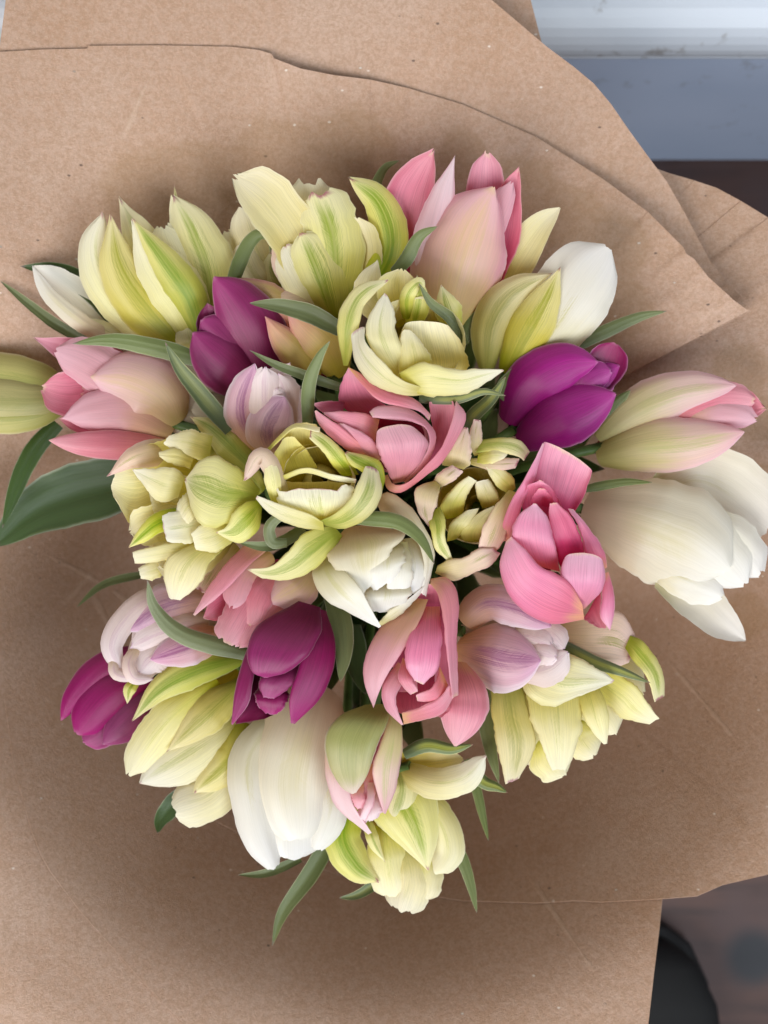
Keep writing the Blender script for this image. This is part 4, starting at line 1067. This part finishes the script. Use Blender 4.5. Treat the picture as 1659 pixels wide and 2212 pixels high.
f.R([(1262, 1338, -1.5), (1191, 1348, -1.2), (1134, 1323, -.9), (1095, 1278, -.6), (1078, 1222, -.4), (1092, 1170, -.2)], [(1258, 1306, -.5), (1235, 1262, .0), (1200, 1238, .2), (1165, 1221, .3), (1132, 1182, .3), (1106, 1158, .1)], .6, tat=.02)

# 22 white double centre
f = F('white_tulip', 'white double tulip with ragged inner petals under a curved green leaf', 'white', (770, 1150), (868, 1285), -4.2, -.8, GW)
f.back(3, 1.3)
f.R([(822, 1105, -1.4), (850, 1112, -.9), (880, 1140, -.6), (905, 1180, -.5), (917, 1230, -.6), (908, 1280, -1)], [(812, 1085, -1.6), (835, 1062, -1.4), (875, 1083, -1.1), (912, 1130, -.9), (938, 1190, -.9), (922, 1290, -1.2)], .22, 'white_warm', tat=.1)
f.R([(865, 1165, -1.2), (870, 1220, -.6), (862, 1275, -.7)], [(900, 1160, -1.4), (922, 1220, -.9), (908, 1285, -1)], .3, 'white', tat=.12)
f.R([(790, 1255, -1), (788, 1290, -.6), (800, 1320, -.9)], [(882, 1250, -1), (888, 1285, -.6), (862, 1316, -.9)], .4, 'white', tat=.1, ebow=4)
f.R([(820, 1170, -1), (830, 1230, -.4), (835, 1275, -.5)], [(880, 1170, -1), (893, 1230, -.5), (882, 1290, -.7)], .35, 'white', tat=.14)
f.R([(800, 1170, -1), (795, 1230, -.3), (802, 1280, -.4)], [(868, 1170, -1), (876, 1205, -.3), (858, 1250, -.3)], .4, 'white', tat=.14)
f.R([(745, 1140, -2), (705, 1200, -.9), (735, 1245, -.4), (782, 1288, -.3)], [(800, 1130, -2), (872, 1150, -.8), (852, 1185, -.3), (812, 1250, -.2)], .6, 'white_warm', tat=.07)
f.R([(818, 1345, -.8), (842, 1318, -.6), (875, 1298, -.6), (905, 1275, -.8)], [(824, 1352, -.9), (862, 1330, -.9), (897, 1297, -1), (930, 1255, -1.2)], .18, 'white', tat=.1)
f.R([(690, 1200, -1.8), (674, 1245, -1.0), (703, 1295, -.6), (755, 1325, -.5), (818, 1357, -.5)], [(715, 1205, -1.2), (748, 1235, -.1), (782, 1275, .1), (802, 1315, 0), (824, 1352, -.4)], .3, 'white', tat=.03)
f.leaf([(938, 1217), (908, 1162), (860, 1128), (800, 1120), (745, 1118)], 17, .9, -.9, 'leaf_blue', cup=45)

# 23 pink folded, left of centre
f = F('pink_tulip', 'salmon pink tulip with folded pleated petals, below the drooping cream petal', 'pink', (648, 1215), (478, 1350), -5, -2.2, GP)
f.back(3, 1.1)
f.S([(570, 1260), (500, 1300), (440, 1335)], 40, -40, -.4, mat='pink')
f.R([(530, 1175, -2.6), (490, 1215, -2.2), (452, 1265, -2.0), (416, 1328, -1.9)], [(575, 1190, -2.4), (530, 1230, -1.9), (488, 1275, -1.7), (422, 1330, -1.9)], .25)
f.S([(600, 1230), (540, 1300), (490, 1388)], 42, 45, .1, prof='broad', tat=.08)
f.S([(640, 1260), (580, 1320), (518, 1398)], 44, 45, .2, prof='tulip', tat=.08)
f.S([(590, 1200), (530, 1240), (500, 1310)], 34, 48, .4, mat='pink_pale', prof='round', tat=.10)
f.S([(620, 1230), (565, 1275), (540, 1350)], 34, 45, .45, mat='pink', prof='round', tat=.08)
f.S([(675, 1220), (640, 1265), (580, 1300)], 52, 52, .6, mat='pink_peach', prof='tulip', tat=.05)

# 24 lilac lower left
f = F('lilac_tulip', 'lilac and white tulip with claw-like curled petals above the far magenta tulip', 'lilac_white', (485, 1330), (275, 1440), -5.6, -3.8, GL)
f.back(3, 1.1)
f.S([(400, 1270), (300, 1310), (242, 1390), (268, 1462)], 28, 55, .0, mat='lilac_white', prof='strip', tat=.03)
f.S([(450, 1360), (350, 1390), (285, 1460)], 48, -30, -.2, prof='round', tat=.08)
f.S([(450, 1290), (350, 1310), (277, 1362)], 46, 50, .3, mat='lilac', prof='tulip', tat=.05)
f.S([(450, 1340), (360, 1360), (285, 1395)], 48, 48, .25, mat='lilac_white', prof='round', tat=.12)
f.S([(400, 1390), (330, 1420), (300, 1455)], 36, 48, .2, mat='lilac_white', prof='round', tat=.12)
f.S([(490, 1370), (410, 1395), (325, 1424)], 42, 52, .55, mat='lilac', prof='tulip', tat=.04)
f.S([(300, 1395), (278, 1430), (290, 1465), (330, 1468)], 14, 50, .3, prof='strip')
f.S([(245, 1420), (250, 1455), (295, 1468)], 12, 50, .2, prof='strip')
f.leaf([(318, 1254), (335, 1315), (395, 1372), (530, 1412)], 20, -2.2, -3.6, 'leaf_blue', cup=35)

# 25 magenta far lower left
f = F('magenta_tulip', 'shaded magenta tulip resting on the paper under the lilac tulip', 'magenta', (345, 1450), (165, 1580), -7, -5.8, GM)
f.back(3, 1.2)
f.S([(330, 1410), (230, 1440), (165, 1500), (132, 1556)], 34, 50, .0, prof='tulip', tat=.02)
f.S([(280, 1540), (215, 1580), (180, 1603)], 40, 40, -.1, prof='round', tat=.06)
f.S([(335, 1450), (240, 1500), (165, 1585)], 50, 52, .3, prof='round', tat=.02)
f.S([(350, 1490), (290, 1545), (222, 1608)], 46, 55, .35, prof='tulip', tat=.02)

# 26 magenta centre low
f = F('magenta_tulip', 'dark magenta tulip with open mouth, overlapping the long white tulip', 'magenta', (655, 1300), (565, 1545), -4.6, -1.8, GM)
f.back(3, 1.2)
f.R([(545, 1450, -3.6), (530, 1520, -2.8), (502, 1566, -2.5)], [(605, 1470, -3.6), (605, 1530, -2.8), (578, 1552, -2.6)], -.3)
f.R([(540, 1385, -2.8), (520, 1440, -2.5), (506, 1500, -2.3), (499, 1564, -2.3)], [(552, 1440, -2.4), (546, 1475, -2.2), (536, 1522, -2.2), (503, 1566, -2.3)], .2, tat=.02)
f.R([(560, 1475, -3), (550, 1510, -2.6), (570, 1541, -2.6)], [(622, 1475, -3), (622, 1515, -2.6), (600, 1545, -2.6)], .2, tat=.1)
f.R([(600, 1430, -2.8), (560, 1468, -2.3), (566, 1506, -2.3)], [(650, 1425, -2.8), (642, 1470, -2.3), (594, 1510, -2.3)], .25, tat=.05)
f.R([(690, 1315, -3.6), (662, 1390, -2.6), (642, 1450, -2.3), (624, 1510, -2.2), (627, 1562, -2.3)], [(705, 1320, -4), (724, 1385, -3.2), (720, 1447, -3), (690, 1512, -2.8), (638, 1564, -2.5)], .45, tat=.02)
f.R([(645, 1298, -3.4), (558, 1350, -2.5), (534, 1400, -2.0), (542, 1450, -1.8), (570, 1464, -1.8)], [(692, 1312, -3.4), (694, 1362, -2.3), (666, 1415, -1.8), (622, 1452, -1.7), (578, 1464, -1.8)], .55, tat=.02)
f.leaf([(735, 1472), (742, 1410), (735, 1340), (715, 1280)], 25, -3.0, -4.5, 'leaf_blue', cup=30)

# 27 cream-green lower left (two blooms)
f = F('double_tulip', 'cream tulip with a striped green upper petal, over the shaded magenta tulip', 'cream', (525, 1430), (285, 1610), -6, -4.4, GC)
f.back(3, .8)
f.S([(470, 1470), (360, 1560), (278, 1674)], 44, 40, -.1, mat='cream', prof='round', tat=.05)
f.S([(420, 1540), (350, 1610), (330, 1650)], 36, 40, -.3, mat='cream', prof='round', tat=.08)
f.S([(300, 1465), (280, 1490), (275, 1520)], 14, 45, .3, mat='cream_green', prof='point')
f.S([(530, 1420), (430, 1445), (345, 1490), (286, 1557)], 36, 48, .5, mat='green_flame', prof='point', keel=.06)
f = F('double_tulip', 'cream tulip with golden green striped petal and red tip beside the long white tulip', 'cream', (530, 1490), (345, 1715), -6, -4.6, GC)
f.back(3, 1.0)
f.S([(520, 1610), (465, 1710), (376, 1750)], 52, 45, -.1, mat='cream', prof='broad', tat=.05)
f.S([(510, 1560), (420, 1620), (302, 1692)], 60, 42, .1, mat='creamwhite', prof='tulip', tat=.03)
f.S([(530, 1560), (500, 1640), (420, 1712)], 42, 50, .35, mat='yellow_green', prof='tulip', tat=.05)
f.S([(525, 1475), (470, 1525), (415, 1575), (361, 1623)], 42, 50, .6, mat='yellow_green', prof='point', tat=.06)
f.leaf([(340, 1800), (352, 1765), (400, 1710)], 22, -6.2, -7, 'leaf_dark', cup=-30)

# 28 long white bottom
f = F('white_tulip', 'long white closed tulip hanging over the lower paper, below the dark magenta tulip', 'white_warm', (690, 1480), (620, 1850), -5.8, -4.2, GW)
f.back(3, 1.2, 'white')
f.S([(700, 1640), (712, 1740), (682, 1835)], 42, 50, .0, mat='white', prof='barrel', tat=.03)
f.S([(640, 1680), (630, 1780), (628, 1856)], 74, 52, .1, mat='white', prof='broad', tat=.06)
f.S([(610, 1540), (540, 1640), (555, 1780), (592, 1876)], 46, 55, .2, mat='white', prof='barrel', tat=.03)
f.S([(692, 1478), (656, 1580), (632, 1690), (644, 1815)], 108, 58, .6, mat='white_warm', prof='barrel', tat=.03, ruf=.04)
f.leaf([(588, 2042), (612, 1970), (672, 1885), (732, 1780)], 19, -5.6, -6.6, 'leaf', cup=-45)
f.leaf([(514, 1890), (575, 1886), (650, 1855)], 10, -5.2, -5.8, 'leaf', cup=-45)

# 29 green-pink bud
f = F('tulip_bud', 'plump green bud with pink and white ruffled mouth, beside the long white tulip', 'green_pink', (810, 1530), (782, 1780), -5, -3.2)
f.back(3, 1.2, 'pink_green')
f.R([(790, 1650, -3.6), (765, 1715, -3), (770, 1745, -2.8)], [(815, 1650, -3.6), (812, 1710, -3), (805, 1745, -2.8)], .25, 'pink_pale', tat=.16)
f.R([(703, 1600, -3.2), (704, 1680, -3), (728, 1745, -3), (795, 1803, -3)], [(750, 1650, -3), (758, 1720, -2.7), (778, 1762, -2.6), (804, 1798, -2.8)], .25, 'pink_white')
f.R([(770, 1700, -3.4), (772, 1750, -2.9), (785, 1778, -2.8)], [(825, 1700, -3.4), (828, 1745, -2.9), (818, 1768, -2.8)], .2, 'pink_white', tat=.18)
f.R([(755, 1690, -3), (758, 1725, -2.6), (770, 1748, -2.6)], [(785, 1690, -3), (790, 1725, -2.6), (788, 1745, -2.6)], .15, 'pink_pale', tat=.16)
f.R([(795, 1690, -3), (790, 1730, -2.5), (775, 1765, -2.5)], [(812, 1690, -3), (808, 1735, -2.5), (790, 1775, -2.5)], .15, 'pink_white', tat=.14)
f.R([(845, 1525, -3.2), (830, 1580, -2.5), (806, 1650, -2.3), (810, 1700, -2.4), (828, 1757, -2.6)], [(858, 1530, -3.4), (869, 1575, -2.9), (867, 1640, -2.8), (852, 1715, -2.8), (834, 1758, -2.7)], .35, 'pink_green')
f.R([(790, 1522, -3.2), (735, 1545, -2.4), (703, 1590, -2.2), (708, 1650, -2.2), (735, 1700, -2.3), (760, 1716, -2.4)], [(845, 1520, -3.2), (837, 1560, -2.2), (810, 1625, -1.9), (792, 1680, -2), (770, 1712, -2.3)], .5, 'green_pink', tat=.02)

# 30 cream-green bottom
f = F('double_tulip', 'lowest cream and green tulip with drooping open petals, under the plump green bud', 'cream', (815, 1640), (880, 1940), -6.4, -5.2, GC)
f.back(3, 1.0)
f.S([(900, 1840), (915, 1900), (905, 1945)], 42, 42, -.2, mat='cream', prof='round', tat=.08)
f.S([(870, 1690), (945, 1770), (965, 1840), (935, 1885)], 40, 45, -.1, mat='cream', prof='round', tat=.06)
f.S([(870, 1830), (885, 1900), (868, 1968)], 50, 42, -.1, mat='cream', prof='broad', tat=.10)
f.S([(830, 1780), (838, 1860), (850, 1935)], 46, 42, .1, mat='cream', prof='broad', tat=.08)
f.S([(770, 1690), (738, 1800), (770, 1870), (818, 1905)], 42, 52, .3, mat='green_flame', prof='strip', tat=.04)
f.S([(790, 1760), (808, 1820), (832, 1862)], 14, 45, .5, mat='cream_green', prof='point')
f.S([(810, 1650), (862, 1720), (900, 1795), (925, 1880)], 72, 38, .4, mat='cream_green', prof='point', tat=.03, keel=.05)
f.S([(845, 1640), (868, 1700), (850, 1770)], 36, 48, .8, mat='cream_green', prof='round', tat=.05)
f.leaf([(1030, 1972), (1015, 1905), (990, 1840), (945, 1780)], 14, -5.9, -6.8, 'leaf', cup=30)
f.leaf([(733, 1940), (775, 1932), (830, 1895)], 11, -6.0, -6.4, 'leaf_yellow', cup=-45)

# 31 small cream petal bud
f = F('double_tulip', 'small cream tulip showing one boat-shaped petal under the salmon pink tulip\'s pointed petal', 'cream', (870, 1655), (1020, 1650), -5.6, -4.2, GC)
f.back(3, .8)
f.S([(868, 1650), (920, 1650), (1000, 1640)], 36, -45, -.3, mat='cream', prof='strip')
f.S([(868, 1665), (935, 1690), (1000, 1680), (1049, 1633)], 32, 42, .4, mat='creamwhite', prof='strip', tat=.05, hr=1.1)
f.leaf([(1022, 1608), (975, 1618), (920, 1610), (872, 1630)], 15, -3.6, -4.4, 'leaf_yellow', cup=40)
f.leaf([(1096, 1712), (1072, 1700), (1045, 1690), (1015, 1660)], 14, -4.6, -5.2, 'leaf_yellow', cup=45)

# 32 pink low centre
f = F('pink_tulip', 'rose pink tulip with a dark hole in its heart, beside the plump lilac tulip', 'pink', (928, 1330), (900, 1470), -5.4, -.6, GP)
f.back(3, 1.4)
f.S([(985, 1430), (1000, 1520), (983, 1612)], 56, 40, -1.6, mat='pink', prof='tulip', tat=.02)
f.R([(850, 1450, -3), (845, 1520, -1.6), (868, 1548, -1.3)], [(975, 1450, -3), (982, 1510, -1.6), (962, 1550, -1.3)], -.3)
f.R([(935, 1290, -2.6), (938, 1400, -1.9), (940, 1495, -1.7)], [(978, 1290, -1.7), (988, 1400, -1.4), (988, 1495, -1.4)], -.2, rnd=0)
f.R([(855, 1370, -2.4), (848, 1440, -1.9), (862, 1495, -1.7)], [(905, 1370, -2.2), (900, 1440, -1.8), (902, 1495, -1.7)], -.2, rnd=0)
f.R([(900, 1340, -2.5), (890, 1300, -1.6), (915, 1262, -1)], [(950, 1340, -2.5), (958, 1300, -1.4), (948, 1260, -.8)], -.4)
f.R([(880, 1290, -2.2), (825, 1350, -1.4), (792, 1410, -1.0), (785, 1470, -.9), (806, 1532, -1)], [(925, 1295, -1.2), (905, 1345, -.5), (868, 1410, -.3), (835, 1462, -.3), (815, 1505, -.6)], .5, 'pink_pale', tat=.02)
f.R([(860, 1430, -1), (826, 1478, -.7), (832, 1530, -.9), (866, 1566, -1)], [(885, 1450, -.9), (856, 1505, -.6), (862, 1540, -.8), (872, 1566, -1)], .2)
f.R([(930, 1262, -1), (948, 1290, -.4), (958, 1350, -.2), (964, 1410, -.2), (972, 1470, -.3), (975, 1510, -.5)], [(930, 1250, -1.2), (968, 1248, -.9), (990, 1290, -.7), (987, 1380, -.6), (988, 1440, -.7), (992, 1500, -.9)], .25, tat=.08)
f.R([(868, 1540, -.9), (905, 1528, -.5), (950, 1505, -.4), (968, 1480, -.5)], [(872, 1565, -1.2), (910, 1556, -.9), (955, 1542, -.8), (987, 1495, -.8)], .18)
f.R([(950, 1440, -.8), (935, 1482, -.3), (898, 1500, -.3)], [(968, 1480, -.9), (948, 1514, -.6), (902, 1516, -.5)], .2)
f.R([(870, 1420, -.8), (860, 1465, -.3), (885, 1502, -.4)], [(888, 1440, -.5), (892, 1470, -.1), (905, 1492, -.2)], .15)
f.R([(900, 1310, -1.6), (882, 1370, -.4), (874, 1430, 0), (893, 1470, 0)], [(950, 1310, -1.6), (955, 1370, -.4), (948, 1440, -.1), (918, 1480, -.1)], .5, 'pink_hot', tat=.06)

# 33 lilac right
f = F('lilac_tulip', 'plump lilac striped tulip with white mouth, between rose pink and hot pink tulips', 'lilac', (985, 1360), (1195, 1415), -4.6, -2.4, GL)
f.back(3, 1.2, 'lilac_white')
f.S([(1140, 1365), (1185, 1370), (1218, 1402)], 32, 40, -.2, mat='lilac_white', prof='round')
f.S([(1110, 1440), (1175, 1445), (1227, 1409)], 42, 45, -.1, mat='lilac_white', prof='strip')
f.S([(1100, 1370), (1150, 1380), (1192, 1395)], 36, 48, .1, mat='lilac_white', prof='round', tat=.14)
f.S([(1120, 1400), (1170, 1410), (1202, 1420)], 28, 48, .2, mat='lilac_white', prof='round', tat=.14)
f.S([(998, 1345), (1050, 1305), (1120, 1315), (1190, 1353)], 42, 55, .3, mat='lilac', prof='strip', tat=.03)
f.S([(985, 1400), (1045, 1412), (1105, 1425), (1168, 1427)], 76, 56, .6, mat='lilac', prof='tulip', tat=.02)

# 34 cream double lower right
f = F('double_tulip', 'wide ruffled cream double tulip spreading over the paper beyond the lilac tulip', 'cream', (1110, 1440), (1330, 1580), -5.8, -4.4, GC)
f.back(4, 1.4)
f.R([(1170, 1400, -4.8), (1250, 1440, -4.2), (1330, 1440, -4.1), (1358, 1434, -4.1)], [(1190, 1345, -5), (1270, 1325, -4.6), (1340, 1322, -4.4), (1372, 1368, -4.3)], .3, 'peach_cream', rnd=.05, tat=.03)
f.R([(1260, 1480, -4.6), (1320, 1530, -4.4), (1345, 1552, -4.4), (1400, 1566, -4.2)], [(1310, 1440, -4.2), (1372, 1480, -3.9), (1408, 1530, -3.9), (1427, 1550, -4)], .3, 'cream', tat=.07)
f.R([(1350, 1400, -4), (1368, 1428, -3.6), (1398, 1465, -3.5), (1412, 1518, -3.6)], [(1362, 1372, -4.2), (1394, 1390, -3.9), (1430, 1446, -3.9), (1438, 1502, -3.9)], .25, 'cream_green')
f.S([(1200, 1450), (1280, 1520), (1330, 1585)], 52, 45, -.3, prof='round', tat=.06)
f.S([(1130, 1470), (1150, 1570), (1170, 1660)], 52, 45, -.3, prof='round', tat=.08)
f.S([(1240, 1440), (1320, 1460), (1390, 1500)], 52, 45, -.3, prof='round', tat=.06)
f.S([(1240, 1560), (1262, 1605), (1285, 1632)], 40, 40, -.3, mat='cream', prof='round', tat=.12)
f.S([(1170, 1590), (1190, 1640), (1220, 1674)], 48, 40, -.2, mat='cream', prof='round', tat=.12)
f.R([(1245, 1485, -3.8), (1258, 1540, -3.3), (1278, 1580, -3.2), (1304, 1608, -3.3)], [(1290, 1475, -3.8), (1310, 1520, -3.3), (1316, 1560, -3.2), (1312, 1606, -3.3)], .28, 'cream', tat=.05)
f.R([(1130, 1470, -4), (1146, 1550, -3.4), (1170, 1612, -3.2), (1192, 1664, -3.4)], [(1262, 1470, -4), (1258, 1560, -3.4), (1246, 1612, -3.3), (1226, 1662, -3.5)], .42, 'cream', rnd=.08, tat=.06)
f.R([(1058, 1475, -4), (1064, 1560, -3.6), (1077, 1630, -3.5), (1092, 1694, -3.6)], [(1128, 1480, -4), (1145, 1550, -3.5), (1158, 1608, -3.5), (1122, 1682, -3.6)], .3, 'yellow_green', tat=.06, rnd=.05)
f.R([(1125, 1432, -3.6), (1136, 1500, -2.9), (1190, 1526, -2.8), (1252, 1504, -2.8), (1322, 1476, -3)], [(1175, 1400, -3.8), (1230, 1412, -3), (1275, 1434, -2.9), (1305, 1452, -2.9), (1328, 1468, -3)], .38, 'creamwhite', tat=.04)
f.leaf([(1405, 1475), (1340, 1450), (1280, 1428), (1200, 1385)], 14, -2.6, -4.2, 'leaf_yellow', cup=40)
f.leaf([(1078, 1692), (1056, 1600), (1046, 1520), (1040, 1450)], 18, -4.2, -6, 'leaf_blue', cup=30)
f.leaf([(1055, 1816), (1042, 1760), (1028, 1700), (1010, 1640)], 11, -5.6, -6.6, 'leaf', cup=40)
# shaded leaves deep between the blooms, on the stems of this tulip
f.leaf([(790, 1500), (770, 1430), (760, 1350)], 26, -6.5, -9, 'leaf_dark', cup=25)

# broad leaves lower on each stem, deep in the bunch
for i, fl_ in enumerate(FLOWERS):
    r = np.random.default_rng(100 + i)
    bx, by = fl_.base
    dx, dy = bx - PC[0], by - PC[1]
    d = math.hypot(dx, dy) + 1
    for k in (-1, 1):
        a = math.atan2(dy, dx) + k * (.5 + r.random() * .7)
        ex, ey = bx + math.cos(a) * (25 + 45 * r.random()) - dx / d * 20, by + math.sin(a) * (25 + 45 * r.random()) - dy / d * 20
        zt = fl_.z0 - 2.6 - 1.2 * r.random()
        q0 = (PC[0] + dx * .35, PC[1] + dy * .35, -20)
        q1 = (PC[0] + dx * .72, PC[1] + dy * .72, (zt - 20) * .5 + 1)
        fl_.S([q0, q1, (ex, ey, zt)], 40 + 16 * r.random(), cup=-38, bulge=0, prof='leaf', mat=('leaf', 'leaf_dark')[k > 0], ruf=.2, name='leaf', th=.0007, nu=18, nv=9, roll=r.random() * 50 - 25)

# ------------------------------------------------------------------ stems down to the floor
neck = P(PC[0], PC[1], -33)
foot = np.array([neck[0], neck[1], 0.0])
def tube(name, pts, rad, parent, origin, mat, n=8):
    c = interp_curve(pts, 22)
    T = np.gradient(c, axis=0); T /= np.linalg.norm(T, axis=1, keepdims=True)
    ref = np.array([1.0, .2, .1]); a = np.cross(T, ref); a /= np.linalg.norm(a, axis=1, keepdims=True)
    b = np.cross(T, a)
    vs_ = []
    for i in range(len(c)):
        for k in range(n):
            t = 2 * math.pi * k / n
            vs_.append(tuple(c[i] + (a[i] * math.cos(t) + b[i] * math.sin(t)) * rad - origin))
    fs = [(i * n + k, i * n + (k + 1) % n, (i + 1) * n + (k + 1) % n, (i + 1) * n + k) for i in range(len(c) - 1) for k in range(n)]
    fs.append(tuple(range(n))); fs.append(tuple(range((len(c) - 1) * n, len(c) * n))[::-1])
    return mesh_obj(name, vs_, fs, mat, parent)
for i, fl_ in enumerate(FLOWERS):
    a = i * 2.39996
    r = .0036 * math.sqrt(i + .5) * 1.05
    n1 = neck + np.array([math.cos(a) * r, math.sin(a) * r, 0])
    n2 = foot + np.array([math.cos(a) * r * 1.5, math.sin(a) * r * 1.5, 0.0])
    p0 = fl_.B + fl_.ax * .004
    d = -fl_.ax
    p1 = fl_.B + d * .03
    p1[2] -= .012
    mid = p1 * .5 + n1 * .5; mid[2] -= .01
    mid[:2] = p1[:2] * .35 + n1[:2] * .65
    tube('stem', [tuple(p0), tuple(p1), tuple(mid), tuple(n1), tuple((n1 + n2) / 2), tuple(n2)], .0026, fl_.o, fl_.B, sm)
